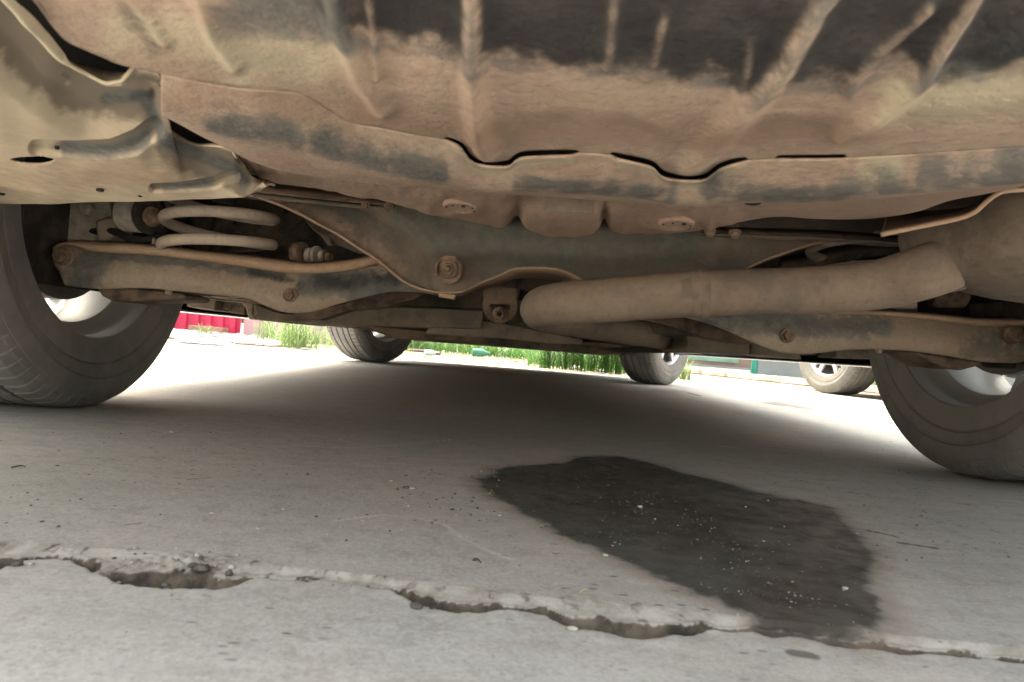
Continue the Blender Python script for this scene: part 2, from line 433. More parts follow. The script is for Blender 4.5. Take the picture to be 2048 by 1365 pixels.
s = NT('concrete')
geo = s.n('ShaderNodeNewGeometry').outputs['Position']
N = lambda sc, d=5, r=.6, dist=0: s.noise(sc, d, r, vec=geo, dist=dist)
n1, n2, n3, n4, n5 = N(1.1, 6), N(5, 6, .65), N(34, 5, .7), N(240, 3, .7), N(2.4, 5, .6, .6)
c = s.mix(s.map(n1, .35, .65), (.36, .34, .312), (.455, .425, .385))
c = s.mix(s.map(n5, .42, .66, 0, .8), c, (.44, .375, .335))
c = s.mix(s.map(N(1.7, 4, .6, .8), .46, .68, 0, .6), c, (.375, .375, .335))
c = s.mix(s.map(n2, .52, .75, 0, .45), c, (.35, .34, .32))
c = s.mix(s.map(n3, .45, .70, 0, .6), c, (.275, .255, .225))
c = s.mix(s.map(n4, .38, .66, 0, .38), c, (.57, .54, .50))
c = s.mix(s.map(N(420, 2, .5), .56, .72, 0, .45), c, (.20, .185, .165))
c = s.mix(s.map(N(.9, 4, .6, 1.2), .52, .66, 0, .30), c, (.33, .30, .265))
mq = s.n('ShaderNodeMapping'); mq.inputs['Scale'].default_value = (2.2, 17, 1); mq.inputs['Rotation'].default_value = (0, 0, .1); s.put(mq.inputs[0], geo)
st = s.noise(3, 6, .65, vec=mq.outputs[0])
c = s.mix(s.map(st, .48, .72, 0, .45), c, (.30, .275, .245))
c = s.mix(s.map(st, .28, .44, .35, 0), c, (.52, .49, .45))
# short dark scratches and pits
mp = s.n('ShaderNodeMapping'); mp.inputs['Scale'].default_value = (40, 95, 1); mp.inputs['Rotation'].default_value = (0, 0, .12); s.put(mp.inputs[0], geo)
vo = s.n('ShaderNodeTexVoronoi'); vo.inputs['Scale'].default_value = 1.0; vo.inputs['Randomness'].default_value = 1; s.put(vo.inputs['Vector'], mp.outputs[0])
pits = s.math('MULTIPLY', s.map(vo.outputs['Distance'], .10, .17, 1, 0), s.map(N(3.1, 3), .44, .58))
c = s.mix(s.math('MULTIPLY', pits, .75), c, (.06, .055, .048))
# hand float arcs, faint
wv = s.n('ShaderNodeTexWave'); wv.bands_direction = 'DIAGONAL'; wv.inputs['Scale'].default_value = 3; wv.inputs['Distortion'].default_value = 9; wv.inputs['Detail'].default_value = 3; s.put(wv.inputs['Vector'], geo)
c = s.mix(s.map(wv.outputs['Fac'], .75, 1, 0, .10), c, (.44, .42, .39))
c = s.mix(s.math('MULTIPLY', s.attr('crack'), s.map(n3, .35, .6, .3, 1.)), c, (.64, .62, .59))
c = s.mix(s.map(s.math('ADD', s.attr('joint'), s.math('MULTIPLY', s.math('SUBTRACT', n3, .5), .3)), .4, .6, 0, .8), c, (.09, .085, .08))
c = s.mix(s.math('MULTIPLY', s.attr('edge'), s.map(n3, .3, .65, .5, 1.)), c, s.mix(s.map(n3, .35, .62), (.47, .43, .385), (.29, .25, .21)))
c = s.mix(s.map(s.math('ADD', s.attr('pit'), s.math('MULTIPLY', s.math('SUBTRACT', n3, .5), .6)), .15, .55, 0, .97), c, s.mix(s.map(n3, .35, .65), (.15, .11, .08), (.03, .023, .018)))
c = s.mix(s.map(s.math('ADD', s.attr('mark'), s.math('MULTIPLY', s.math('SUBTRACT', n3, .5), 1.2)), .3, .9, 0, .8), c, (.10, .085, .07))
# bare earth beyond the slab
c = s.mix(s.map(s.math('ADD', s.attr('earth'), s.math('MULTIPLY', s.math('SUBTRACT', n2, .5), .8)), .4, .6), c, s.mix(n2, (.28, .215, .155), (.20, .15, .105)))
# wet patch
wj = s.math('ADD', s.math('MULTIPLY', s.math('SUBTRACT', n2, .5), .14), s.math('MULTIPLY', s.math('SUBTRACT', N(15, 5, .65), .5), .5))
wj = s.math('ADD', wj, s.math('MULTIPLY', s.math('SUBTRACT', N(55, 4, .6), .5), .30))
wa = s.math('ADD', s.attr('wet'), wj)
wm = s.map(s.math('ADD', wa, s.math('MULTIPLY', s.math('SUBTRACT', n3, .5), .45)), .36, .60)
rim = s.math('SUBTRACT', s.map(wa, .02, .5), wm)
c = s.mix(s.math('MULTIPLY', rim, .55), c, (.24, .17, .125))
wcol = s.mix(s.map(n2, .35, .65), (.040, .030, .023), (.080, .068, .057))
wcol = s.mix(s.map(N(13, 4), .5, .7, 0, .8), wcol, (.026, .024, .021))
wcol = s.mix(s.map(n5, .46, .60, 0, .7), wcol, (.070, .076, .066))
c = s.mix(s.math('MULTIPLY', wm, s.map(n3, .3, .75, 1.0, .86)), c, wcol)
c = s.mix(s.math('MULTIPLY', s.map(s.math('ADD', s.attr('wet2'), wj), .4, .7), .72), c, (.09, .085, .08))
s.bump(n4, .5, .0009); s.bump(n3, .4, .0016)
ro = s.mix(wm, (.88,) * 3, s.mix(s.map(N(30, 4), .4, .7), (.42,) * 3, (.7,) * 3))
M['concrete'] = s.out(c, ro, 0, .3)

earth = sst(Y, 4.75, 5.1) * (1 - .0 * X)
joint = np.exp(-(jl / .01) ** 2) * (Y > 2) 
ground = pydata('ground', np.stack([X, Y, Z], -1).reshape(-1, 3), grid_faces(*X.shape), M['concrete'], attrs=dict(
    wet=wet, wet2=wet2, edge=edge, pit=pit, crack=crack, joint=joint, earth=earth, mark=mark), origin=(0, 0, 0))
tag(ground, kind='structure', label='cracked grey concrete yard with a dark wet patch')

def gz(x, y):
    i = int(np.clip(np.searchsorted(ys, y), 0, len(ys) - 1)); j = int(np.clip(np.searchsorted(xs, x), 0, len(xs) - 1)); return float(Z[i, j])

# loose grit and crumbs of stone
def rock(bm, c, r, flat=.6, n=1):
    v = bmesh.ops.create_icosphere(bm, subdivisions=n, radius=1)['verts']
    a, b, cc = random.uniform(.6, 1.3), random.uniform(.6, 1.3), random.uniform(.4, 1) * flat; th = random.uniform(0, 6.28)
    for q in v:
        k = 1 + .28 * noise.noise(q.co * 1.7 + Vector((c[0] * 900, c[1] * 900, 0)))
        x, y, z = q.co.x * a * k, q.co.y * b * k, q.co.z * cc * k
        q.co = Vector((c[0] + r * (x * math.cos(th) - y * math.sin(th)), c[1] + r * (x * math.sin(th) + y * math.cos(th)), c[2] + r * z))
M['grit_pale'] = simple('pale_grit', (.42, .39, .34), .85, 0, .35, 150)
M['grit_dark'] = simple('dark_grit', (.10, .085, .07), .8, 0, .5, 150)
bmA, bmB = bmesh.new(), bmesh.new()
def scatter(npts, box_, rmin, rmax, pale, poly=False, pw=2.5):
    k = 0
    while k < npts:
        px = random.uniform(box_[0], box_[2]); py = random.uniform(box_[1], box_[3]); g = G(px, py)
        if poly and not insidepoly(np.array([g[0]]), np.array([g[1]]), WET)[0]: continue
        r = rmin + (rmax - rmin) * random.random() ** pw; k += 1
        rock(bmA if random.random() < pale else bmB, (g[0], g[1], gz(g[0], g[1]) + r * .2), r)
scatter(420, (0, 830, 1900, 1090), .0004, .0020, .35)
scatter(110, (780, 940, 1000, 1060), .0005, .0024, .35)
scatter(190, (960, 910, 1760, 1250), .0003, .0010, .75, True)
scatter(70, (0, 1100, 2048, 1340), .0003, .0010, .5)
scatter(50, (200, 1100, 480, 1160), .0006, .0025, .5)
scatter(150, (1500, 880, 2040, 1120), .0004, .0018, .15)
for cx, cy, rx, ry, n in ((1200, 950, 50, 30, 60), (1270, 1005, 45, 25, 110), (1400, 1050, 60, 30, 90), (1230, 1080, 45, 14, 55), (1480, 1110, 70, 25, 60), (1500, 1170, 90, 30, 50), (1600, 1200, 60, 15, 40)):
    for _ in range(n):
        px = random.gauss(cx, rx * .6); py = random.gauss(cy, ry * .6); g = G(px, py); r = .0003 + .0008 * random.random() ** 3
        rock(bmA if random.random() < .45 else bmB, (g[0], g[1], gz(g[0], g[1]) + r * .3), r)
for _ in range(46):                                     # crumbs and broken bits in the hollows of the joint
    px, py = random.choice([(random.gauss(330, 45), random.gauss(1145, 8)), (random.gauss(400, 25), random.gauss(1128, 9)), (random.gauss(1220, 60), random.gauss(1245, 6)), (random.gauss(900, 40), random.gauss(1205, 4)), (random.gauss(30, 20), random.gauss(1120, 5))])
    g = G(px, py); r = random.uniform(.0012, .0045); rock(bmA if random.random() < .5 else bmB, (g[0], g[1], gz(g[0], g[1]) + r * .3), r, .7, 2)
for bm, m, lb in ((bmA, 'grit_pale', 'pale crumbs of concrete scattered over the yard'), (bmB, 'grit_dark', 'dark grit scattered over the yard and the wet patch')):
    o = frombm('grit', bm, M[m], None, True, origin=(0, 0, 0)); tag(o, lb, 'grit', kind='stuff')
for (px, py, r, m, lb) in ((812, 979, .0042, 'grit_dark', 'dark pebble left of the wet patch'), (1280, 1016, .0032, 'grit_pale', 'white chip of stone in the middle of the wet patch'),
                           (1690, 1174, .0030, 'grit_pale', 'pale stone chip by the lower right edge of the wet patch'), (1210, 1114, .0022, 'grit_pale', 'flat white chip just below the left edge of the wet patch'),
                           (1274, 1248, .0060, 'grit_pale', 'grey pebble lodged in the joint in front of the wet patch'), (424, 1030, .0018, 'grit_pale', 'tiny yellowish stone on bare concrete at lower left'),
                           (825, 980, .0036, 'grit_pale', 'pale pebble touching the dark pebble left of the wet patch'),
                           (343, 866, .0030, 'grit_pale', 'small white stone behind the left rear tyre')):
    g = G(px, py); bm = bmesh.new(); rock(bm, (0, 0, 0), r, .55, 2)
    o = frombm('pebble', bm, M[m], None, True, origin=(0, 0, 0)); o.location = (g[0], g[1], gz(g[0], g[1]) + r * .2); tag(o, lb, 'pebble')
# straws and twigs
M['straw'] = simple('dry_straw', (.45, .38, .26), .8, 0, .2, 60); M['twig'] = simple('dark_twig', (.07, .055, .045), .8, 0, .3, 60)
for (a, b, r, m, lb) in (((1435, 895), (1478, 897), .0007, 'straw', 'short pale straw on the concrete beyond the wet patch'), ((22, 936), (52, 934), .0008, 'twig', 'dark twig near the left frame edge'),
                         ((1160, 1190), (1180, 1188), .0006, 'straw', 'tiny straw in front of the wet patch'),
                         ((945, 1126), (962, 1131), .0008, 'twig', 'dark bluish twig near the pale crack'), ((375, 938), (400, 940), .0006, 'straw', 'thin straw lying on concrete behind the left tyre')):
    A, B = G(*a), G(*b); mid = (A + B) / 2 + np.array([0, .002, .002])
    tube('twig' if m == 'twig' else 'straw', [A + [0, 0, r + gz(A[0], A[1])], mid + [0, 0, gz(mid[0], mid[1])], B + [0, 0, r + gz(B[0], B[1])]], [r, r * .9, r * .5], M[m], None, 6, 9)
    tag([o for o in COL.objects][-1], lb, 'twig' if m == 'twig' else 'straw')
# ---------------------------------------------------------------- the car overhead
car = empty('car', (0, 2.5, 0), 'dusty car overhead, seen from under its rear bumper with exhaust pipe and suspension', 'car')

def wheel(parent, cx, cy, side, steer=0., R=.337, tyre_m='tyre', rim_m='alloy', sipes=84, detail=True, w=.11, rr=.222):
    """alloy rim part with tyre, brake disc and hub cap as sub-parts; +x local is outboard"""
    segs = 840 if detail else 180
    T = Matrix.Rotation(steer, 3, 'Z')
    def lat(prof, seg, mod=None):
        P = np.array(prof); k = np.arange(seg) * 2 * math.pi / seg
        Rr = np.repeat(P[:, 1][:, None], seg, 1)
        if mod is not None: Rr = mod(P[:, 0][:, None], Rr, k[None], np.arange(seg)[None])
        v = np.stack([np.repeat(P[:, 0][:, None] * side, seg, 1), Rr * np.cos(k), Rr * np.sin(k)], -1).reshape(-1, 3)
        n = len(P); i = np.arange(n - 1)[:, None] * seg + np.arange(seg)[None]; j = np.arange(n - 1)[:, None] * seg + (np.arange(seg)[None] + 1) % seg
        f = np.stack([i, j, j + seg, i + seg], -1).reshape(-1, 4)
        if side < 0: f = f[:, ::-1]
        return v, f
    def rot(v): return np.array(v) @ np.array(T).T + np.array([cx, cy, R])
    k = R / .337; s = w / .11
    half = [(-.094*s, rr-.006), (-.1005*s, rr-.004), (-.1025*s, rr+.010), (-.106*s, rr+.024), (-.1065*s, rr+.036), (-.104*s, rr+.038), (-.1075*s, rr+.041), (-.110*s, rr+.052), (-.1125*s, rr+.060),
            (-.1105*s, rr+.0615), (-.1125*s, rr+.063), (-.111*s, rr+.074), (-.1082*s, R-.030), (-.1070*s, R-.0287), (-.1068*s, R-.0265), (-.1035*s, R-.019), (-.1015*s, R-.0175), (-.0985*s, R-.011), (-.093*s, R-.0055), (-.086*s, R-.0030), (-.078*s, R-.0016), (-.070*s, R-.0010)]
    tr = []
    for g0 in (-.058, -.021, .021, .058):
        g0 *= s; tr += [(g0-.0045*s, R-.0004), (g0-.0038*s, R-.0072), (g0+.0038*s, R-.0072), (g0+.0045*s, R-.0004)]
    prof = half + tr + [(-a, b) for a, b in half[::-1]]
    def mod(x, r, th, i):
        t = np.abs(x)
        per = segs // sipes
        ph = (i + np.where(x > 0, per // 2, 0)) % per
        m = (ph == 0) & (t > .060 * s) & (r > R - .02) 
        m2 = ((i + (np.round(x * 400).astype(int))) % per == 1) & (t < .056 * s) & (r > R - .005)
        out = r - np.where(m, .0042, 0) - np.where(m2, .0028, 0)
        dz = -np.sin(th)                                    # the tyre flattens a little where it stands
        return np.where(dz > .985, np.minimum(out, (R - .0035) / dz + .0028 * (r < R - .006)), out)
    v, f = lat(prof, segs, mod)
    v = rot(v); v[:, 2] = np.maximum(v[:, 2], .0006)
    # rim
    rp = [(-.094*s, rr+.004), (-.0975*s, rr+.001), (-.0975*s, rr-.005), (-.094*s, rr-.007), (-.078*s, rr-.009), (-.066*s, rr-.0095), (-.052*s, rr-.020), (-.046*s, rr-.030), (-.020*s, rr-.033), (.010*s, rr-.034), (.040*s, rr-.030), (.056*s, rr-.022), (.070*s, rr-.017), (.088*s, rr-.010), (.096*s, rr-.004), (.097*s, rr+.003), (.088*s, rr+.004),
          (.07*s, rr-.006), (.0*s, rr-.024), (-.05*s, rr-.008), (-.094*s, rr+.004)]
    bm = bmesh.new(); vv, ff = lat(rp, 120); vs = [bm.verts.new(p) for p in rot(vv)]
    for qi, q in enumerate(ff): bm.faces.new([vs[i] for i in q]).material_index = 1 if 5 <= qi // 120 <= 11 else 0
    def L(x, y, z): return Vector(rot([[x * side, y, z]])[0])
    for a in range(5):
        for o_ in (-1, 1):
            A0 = a * 2 * math.pi / 5 + .3; r0, r1 = .045, rr - .012; sec = []
            for tt in np.linspace(0, 1, 7):
                r = r0 + (r1 - r0) * tt; off = o_ * (.016 + .030 * tt * (1 - .2 * tt)); wd = .012 + .004 * tt
                xo = .070 + .016 * math.sin(tt * 1.7) ; xi = xo - .026 + .006 * tt
                ca, sa = math.cos(A0), math.sin(A0); q = []
                for (dx, dw) in ((xo - .004, -wd), (xo, -wd * .6), (xo, wd * .6), (xo - .004, wd), (xi, wd * .8), (xi, -wd * .8)):
                    q.append(bm.verts.new(L(dx * s, r * ca - (off + dw) * sa, r * sa + (off + dw) * ca)))
                sec.append(q)
            for p, q in zip(sec[:-1], sec[1:]):
                for i in range(6): bm.faces.new((p[i], p[(i + 1) % 6], q[(i + 1) % 6], q[i]))
            bm.faces.new(sec[0]); bm.faces.new(sec[-1])
    ax = Vector(rot([[side, 0, 0]])[0] - rot([[0, 0, 0]])[0]); c0 = L(0, 0, 0)
    add_lathe(bm, c0, ax, [(.030, .066), (.070, .064), (.078, .05), (.078, .03)], 40)
    rim = frombm('wheel', bm, M[rim_m], parent, True, bevel=.0012)
    rim.data.materials.append(M['disc'] if rim_m == 'alloy_front' else M[rim_m])
    ty = pydata('tyre', v, f, M[tyre_m], rim)
    ty.data.set_sharp_from_angle(angle=math.radians(22))
    bm = bmesh.new(); aa = np.linspace(-.75, math.pi + .75, 44); q0 = [bm.verts.new(L(-.062, .198 * math.cos(t), .198 * math.sin(t))) for t in aa]; bm.faces.new(q0)
    r_ = bmesh.ops.extrude_face_region(bm, geom=bm.faces[:]); [setattr(q, 'co', q.co + ax * .003) for q in r_['geom'] if isinstance(q, bmesh.types.BMVert)]
    if detail: frombm('brake_shield', bm, M['dark'], rim)
    else: bm.free()
    lathe('brake_disc', c0, ax, [(-.030, .03), (-.030, .155), (-.008, .155), (-.008, .075), (.02, .072), (.02, .03)], M['disc'], rim, 48)
    lathe('hub_cap', c0, ax, [(.078, .029), (.082, .026), (.084, .012), (.084, .0)], M['alloy_front'], rim, 32)
    for a in range(5):
        th = a * 2 * math.pi / 5; d = L(.072, .048 * math.cos(th), .048 * math.sin(th))
        bm = bmesh.new(); add_lathe(bm, d, ax, [(0, .010), (.012, .009)], 6); frombm('wheel_nut', bm, M['bolt'], rim, False, .0008)
    return rim

WC = 1.178
for sx in (-1, 1): wheel(car, sx * .85, WC, sx)
wheel(car, -.80, 3.97, -1, math.radians(-27), rim_m='alloy')
wheel(car, .86, 3.97, 1, math.radians(-36), rim_m='alloy_front')

def car_body(root, oy, ox, mat, hw=.965, r_arch=.405, ax_r=1.178, ax_f=3.97, z_ax=.337, sill=.185, bump=.35, L0=.27, L1=4.92):
    st = np.unique(np.round(np.r_[np.linspace(L0, .7, 34), np.linspace(.7, 1.7, 60), np.linspace(1.7, 3.4, 50), np.linspace(3.4, 4.5, 66), np.linspace(4.5, L1, 24)], 4))
    zr = np.interp(st, [.27, .31, .42, .62, 1.0, 2.4, 3.0, 3.65, 4.2, 4.65, 4.85, 4.92], [.80, 1.0, 1.18, 1.47, 1.58, 1.63, 1.56, 1.14, 1.06, .93, .78, .60])
    zb = np.interp(st, [.27, .7, 1.0, 1.62, 3.5, 4.4, 4.92], [bump, bump - .02, .30, sill, sill, .21, .26])
    wd = hw * np.interp(st, [.27, .34, .48, .8, 4.2, 4.6, 4.82, 4.92], [.86, .93, .975, 1, 1, .96, .86, .74])
    K = 64; tt = np.linspace(0, 1, K); Vv = []
    for y, a, b, w_ in zip(st, zr, zb, wd):
        belt = min(.98, a - .06)
        cr = [(w_ - .09, b - .002), (w_ - .03, b), (w_ - .005, b + .05), (w_, (b + belt) * .45), (w_ - .012, belt - .12), (w_ - .05, belt), (w_ - .09 - .10 * min(1, (a - belt) / .5), belt + (a - belt) * .5), (w_ * .80 - .05 * min(1, (a - belt) / .5), a - .05), (w_ * .55, a - .005), (0, a)]
        S = spline(np.array(cr), 260); d = np.r_[0, np.cumsum(np.hypot(*np.diff(S, axis=0).T))] / 1.0
        d /= d[-1]; tk = tt ** 1.25
        Vv.append(np.stack([np.interp(tk, d, S[:, 0]), np.full(K, y), np.interp(tk, d, S[:, 1])], -1))
    Vv = np.array(Vv)
    for cy in (ax_r, ax_f):                                       # wheel openings: snap the grid to a circle and drop what is inside
        dy, dz = Vv[..., 1] - cy, Vv[..., 2] - z_ax; d = np.hypot(dy, dz); m = (d > r_arch - .02) & (d < r_arch + .009) & (Vv[..., 2] < .95)
        k = np.where(m, r_arch / np.maximum(d, .01), 1); Vv[..., 1] = cy + dy * k; Vv[..., 2] = z_ax + dz * k
    f = grid_faces(len(st), K); C = Vv.reshape(-1, 3); keep = np.ones(len(f), bool)
    for cy in (ax_r, ax_f):
        fc = C[f].mean(1); keep &= ~((np.hypot(fc[:, 1] - cy, fc[:, 2] - z_ax) < r_arch - .003) & (fc[:, 2] < .95))
    fc = C[f].mean(1)
    belt = np.minimum(.98, np.interp(fc[:, 1], st, zr) - .06); top = np.interp(fc[:, 1], st, zr)
    gl = (fc[:, 1] > .62) & (fc[:, 1] < 3.25) & (fc[:, 2] > belt + .03) & (fc[:, 2] < top - .09) & (fc[:, 0] > .5)
    gl &= ~((np.abs(fc[:, 1] - 1.55) < .03) | (np.abs(fc[:, 1] - 2.5) < .04))
    gf = ((fc[:, 1] > 3.02) & (fc[:, 1] < 3.60) & (fc[:, 0] < .62)) | ((fc[:, 1] > .24) & (fc[:, 1] < .56) & (fc[:, 0] < .60) & (fc[:, 2] > 1.05))
    n = len(C); C2 = C * [-1, 1, 1]
    off = np.array([ox, oy, 0])
    both = np.r_[C, C2] + off
    def faces(mask): return np.r_[f[mask][:, ::-1], f[mask] + n]
    body = pydata('body_shell', both, np.r_[faces(keep & ~gl & ~gf)], mat, root)
    m = body.modifiers.new('gauge', 'SOLIDIFY'); m.thickness = .006; m.offset = -1
    for msk, nm in ((gl & keep, 'side_window'), (gf & keep, 'windscreen')):
        pydata(nm, both - [0, 0, .004], faces(msk), M['glass'], root)
    for i, nm in ((0, 'rear_cap'), (-1, 'front_cap')):            # closing the ends
        bm = bmesh.new(); ring = [bm.verts.new(p + off) for p in Vv[i]] ; ring2 = [bm.verts.new(p * [-1, 1, 1] + off) for p in Vv[i][::-1][1:]]
        bm.faces.new(ring + ring2); frombm('bumper_skin', bm, mat, root)
    return st, zr

def body_details(root, ox=0., oy=0., rear=True):
    for sx in (-1, 1):
        box('tail_lamp', (ox + sx * .80 - .10, oy + .262, .86), (ox + sx * .80 + .08, oy + .35, 1.0), M['lamp_red'], root, .012)
        box('headlamp', (ox + sx * .62 - .14, oy + 4.80, .66), (ox + sx * .62 + .10, oy + 4.915, .76), M['lamp_clear'], root, .015)
        b = bmesh.new(); add_lathe(b, (ox + sx * 1.05, oy + 3.1, 1.03), (sx * .2, 1, 0), [(-.05, .02), (-.045, .07), (.03, .075), (.07, .03)], 16); frombm('wing_mirror', b, M['blackplastic'], root, True)
        for yy in (1.85, 2.8): box('door_handle', (ox + sx * .962 - .012, oy + yy - .09, .86), (ox + sx * .962 + .012, oy + yy + .09, .885), M['blackplastic'], root, .006)

car_body(car, 0, 0, M['paint'])
body_details(car)
box('cabin_floor', (-.93, .30, .60), (.93, 4.7, .615), M['dark'], car)
box('bumper_underside', (-.82, .275, .372), (.82, .33, .384), M['blackplastic'], car)
for sx in (-1, 1):
    for cy, wx in ((WC, .95), (3.97, .93)):                       # liners that close the wheel openings
        a = np.linspace(-.25, math.pi + .25, 40); R_ = .398; x0, x1 = sx * (.66 if cy < 2 else .56), sx * wx
        v = [(x, cy + math.cos(t) * R_, .337 + math.sin(t) * R_) for x in (x0, x1) for t in a]
        o = pydata('wheel_arch_liner', v, grid_faces(2, 40), M['dark'], car); m = o.modifiers.new('gauge', 'SOLIDIFY'); m.thickness = .004
    if True:
        box('inner_wheel_wall', (sx * .56 - .004, 3.55, .25), (sx * .56 + .004, 4.4, .60), M['dark'], car)
# flat floor between the axles, front subframe and undertray
box('floor_pan_middle', (-.86, 1.64, .215), (.86, 3.5, .235), M['floor'], car)
bm = bmesh.new()
for (x0, x1, y0, y1, z0) in ((-.22, .20, 2.1, 3.4, .200), (-.70, -.62, 1.7, 3.4, .188), (.62, .70, 1.7, 3.4, .192)): add_box(bm, (x0, y0, z0), (x1, y1, .22))
frombm('floor_rail', bm, M['floor'], car, False, .006)
def slab(name, plan, z0, z1, mat, bev=.006, dz=None):
    bm = bmesh.new(); vs = [bm.verts.new((x, y, z0 + (dz(x, y) if dz else 0))) for x, y in plan]; fc = bm.faces.new(vs)
    r = bmesh.ops.extrude_face_region(bm, geom=[fc])
    for v in r['geom']:
        if isinstance(v, bmesh.types.BMVert): v.co.z = z1
    return frombm(name, bm, mat, car, False, bev)
slab('engine_undertray', [(-.52, 3.5), (.52, 3.5), (.62, 4.45), (.60, 4.80), (.35, 4.90), (-.35, 4.90), (-.60, 4.80), (-.62, 4.45)], .152, .20, M['floor'], .01, lambda x, y: -.014 * (y > 4.4))
slab('front_subframe', [(-.60, 3.2), (.60, 3.2), (.55, 3.75), (-.55, 3.75)], .160, .215, M['floor'], .01)
for sx in (-1, 1):
    tube('front_control_arm', [(sx * .38, 3.55, .185), (sx * .52, 3.62, .176), (sx * .64, 3.85, .172), (sx * .72, 3.97, .175)], [.028, .026, .022, .02], M['brown'], car, 10, 16)
    tube('front_drive_shaft', [(sx * .25, 3.97, .33), (sx * .70, 3.97, .34)], .016, M['dark'], car, 12)
    tube('front_strut', [(sx * .70, 3.97, .30), (sx * .64, 4.0, .60)], .028, M['dark'], car, 12)
lathe('oil_drain_cap', (.115, 3.0, .190), (0, 0, -1), [(0, .07), (.012, .07), (.022, .055), (.028, .02)], M['lip'], car, 28)

# ---- rear body panel above the lens: ribbed pan, its far edge is the wavy seam
SEAM = [(-60,-135),(62,-2),(100,48),(130,82),(165,100),(205,117),(245,133),(330,152),(400,166),(480,178),(560,184),(610,192),(660,222),(705,248),(760,258),(830,272),(895,283),(925,296),(942,318),(962,328),(1012,331),(1032,318),(1055,312),(1145,309),(1185,309),(1225,314),(1290,328),(1310,336),(1335,355),(1400,359),(1425,346),(1442,335),(1480,325),(1560,320),(1690,318),(1850,309),(2100,290),(2300,265)]
RIBS = [([(945,-40),(944,120),(958,260),(980,330)], 21, 1.), ([(655,-60),(672,20),(720,140),(765,210)], 20, .8), ([(738,-20),(748,60),(755,140)], 9, .5),
        ([(388,-40),(425,60),(470,130)], 16, .45), ([(1690,-60),(1640,0),(1570,130),(1470,245),(1375,340)], 24, .95), ([(1975,-60),(1925,30),(1850,150),(1760,225),(1680,260)], 17, .95),
        ([(1860,10),(1800,70),(1735,125),(1700,175)], 15, .5), ([(1232,-30),(1222,60),(1218,130)], 13, .45), ([(1330,30),(1310,110),(1296,150)], 13, .35), ([(1500,90),(1495,150),(1480,200)], 12, .35),
        ([(1175,250),(1165,300)], 28, .35), ([(255,-20),(300,40),(330,80)], 14, .3)]
def gap(px): return sst(px, 885, 925) * (1 - sst(px, 1135, 1160)) + sst(px, 1218, 1240) * (1 - sst(px, 1462, 1500)) + .35 * sst(px, 1545, 1570) * (1 - sst(px, 1680, 1695))
se = np.array(SEAM, float)
NU = 460
sx_ = resample([(a, b) for a, b in SEAM], NU)
px0 = sx_[:, 0]; py0 = sx_[:, 1]
topx = 1000 + (px0 - 1000) * 1.18
def rowpts(t, zz, bulge=0.):
    x = px0 + (topx - px0) * t; y = py0 + (-330 - py0) * t
    return x, y, np.full(NU, zz)
NV = 190
ts = np.linspace(1, -.035, NV)
PX = px0[None] + (topx - px0)[None] * ts[:, None]; PY = py0[None] + (-330 - py0)[None] * ts[:, None]
smx = np.interp(PX, px0, py0)
zz = .326 - .012 * (1 - ts[:, None]) + .035 * ts[:, None] ** 2 * 1.0 - .010 * np.exp(-((PX - 1150) / 700) ** 2)
# shallow pressed step that crosses the pan
zz = zz + .004 * sst(smx - PY, 95, 60) * sst(PX, 500, 620)
amp = np.zeros_like(PX)
for ln, r, a in RIBS: amp = amp + a * np.exp(-(segdist(PX, PY, ln) / r) ** 2) * .0085
undul = .004 * nz(PX, PY, 1 / 260., 3.3, 2)
q_ = smx - PY; curl = (np.clip(1 - q_ / 9., 0, 2) ** 1.5) * .030 * gap(px0)[None] + np.clip(-q_ / 12, 0, 1) * .012
Z1 = zz - amp * sst(PY + 330, 0, 60) * sst(q_, 0, 34) + undul * sst(q_, 0, 60) + curl
W1 = atZ(PX, PY, zz); W1[..., 2] = Z1
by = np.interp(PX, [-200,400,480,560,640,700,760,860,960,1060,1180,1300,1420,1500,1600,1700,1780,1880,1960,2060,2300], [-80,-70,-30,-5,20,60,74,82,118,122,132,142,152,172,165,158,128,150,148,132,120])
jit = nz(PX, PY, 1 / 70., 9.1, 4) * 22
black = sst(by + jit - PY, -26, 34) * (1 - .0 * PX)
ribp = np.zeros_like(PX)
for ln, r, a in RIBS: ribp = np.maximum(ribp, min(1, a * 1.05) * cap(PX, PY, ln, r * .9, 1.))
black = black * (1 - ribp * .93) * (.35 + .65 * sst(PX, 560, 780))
blue = cap(PX, PY, [(470,20),(640,30)], 60, .9) * .75 + .6 * sst(by + 26 - PY, -12, 20) * (1 - black)
blue = np.maximum(blue, .8 * cap(PX, PY, [(1860,140),(1950,130),(2060,90)], 34, .9))
sand = .8 * cap(PX, PY, [(1800,205),(2100,170)], 60, 1) + .7 * cap(PX, PY, [(250,60),(500,120),(640,110)], 70, 1) + ribp * .2 * (PY < 150)
red = .9 * cap(PX, PY, [(720,235),(900,258),(1200,270),(1500,262),(1700,258)], 42, 1) + .5 * cap(PX, PY, [(300,90),(420,150)], 40, 1)
mud = .55 * cap(PX, PY, [(250,10),(310,100)], 28, .9) + .5 * np.exp(-((smx - PY) / 10) ** 2)
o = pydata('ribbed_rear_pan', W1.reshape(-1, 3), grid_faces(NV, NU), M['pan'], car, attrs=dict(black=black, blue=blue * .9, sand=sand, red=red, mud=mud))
m = o.modifiers.new('gauge', 'SOLIDIFY'); m.thickness = .0015; m.offset = 1

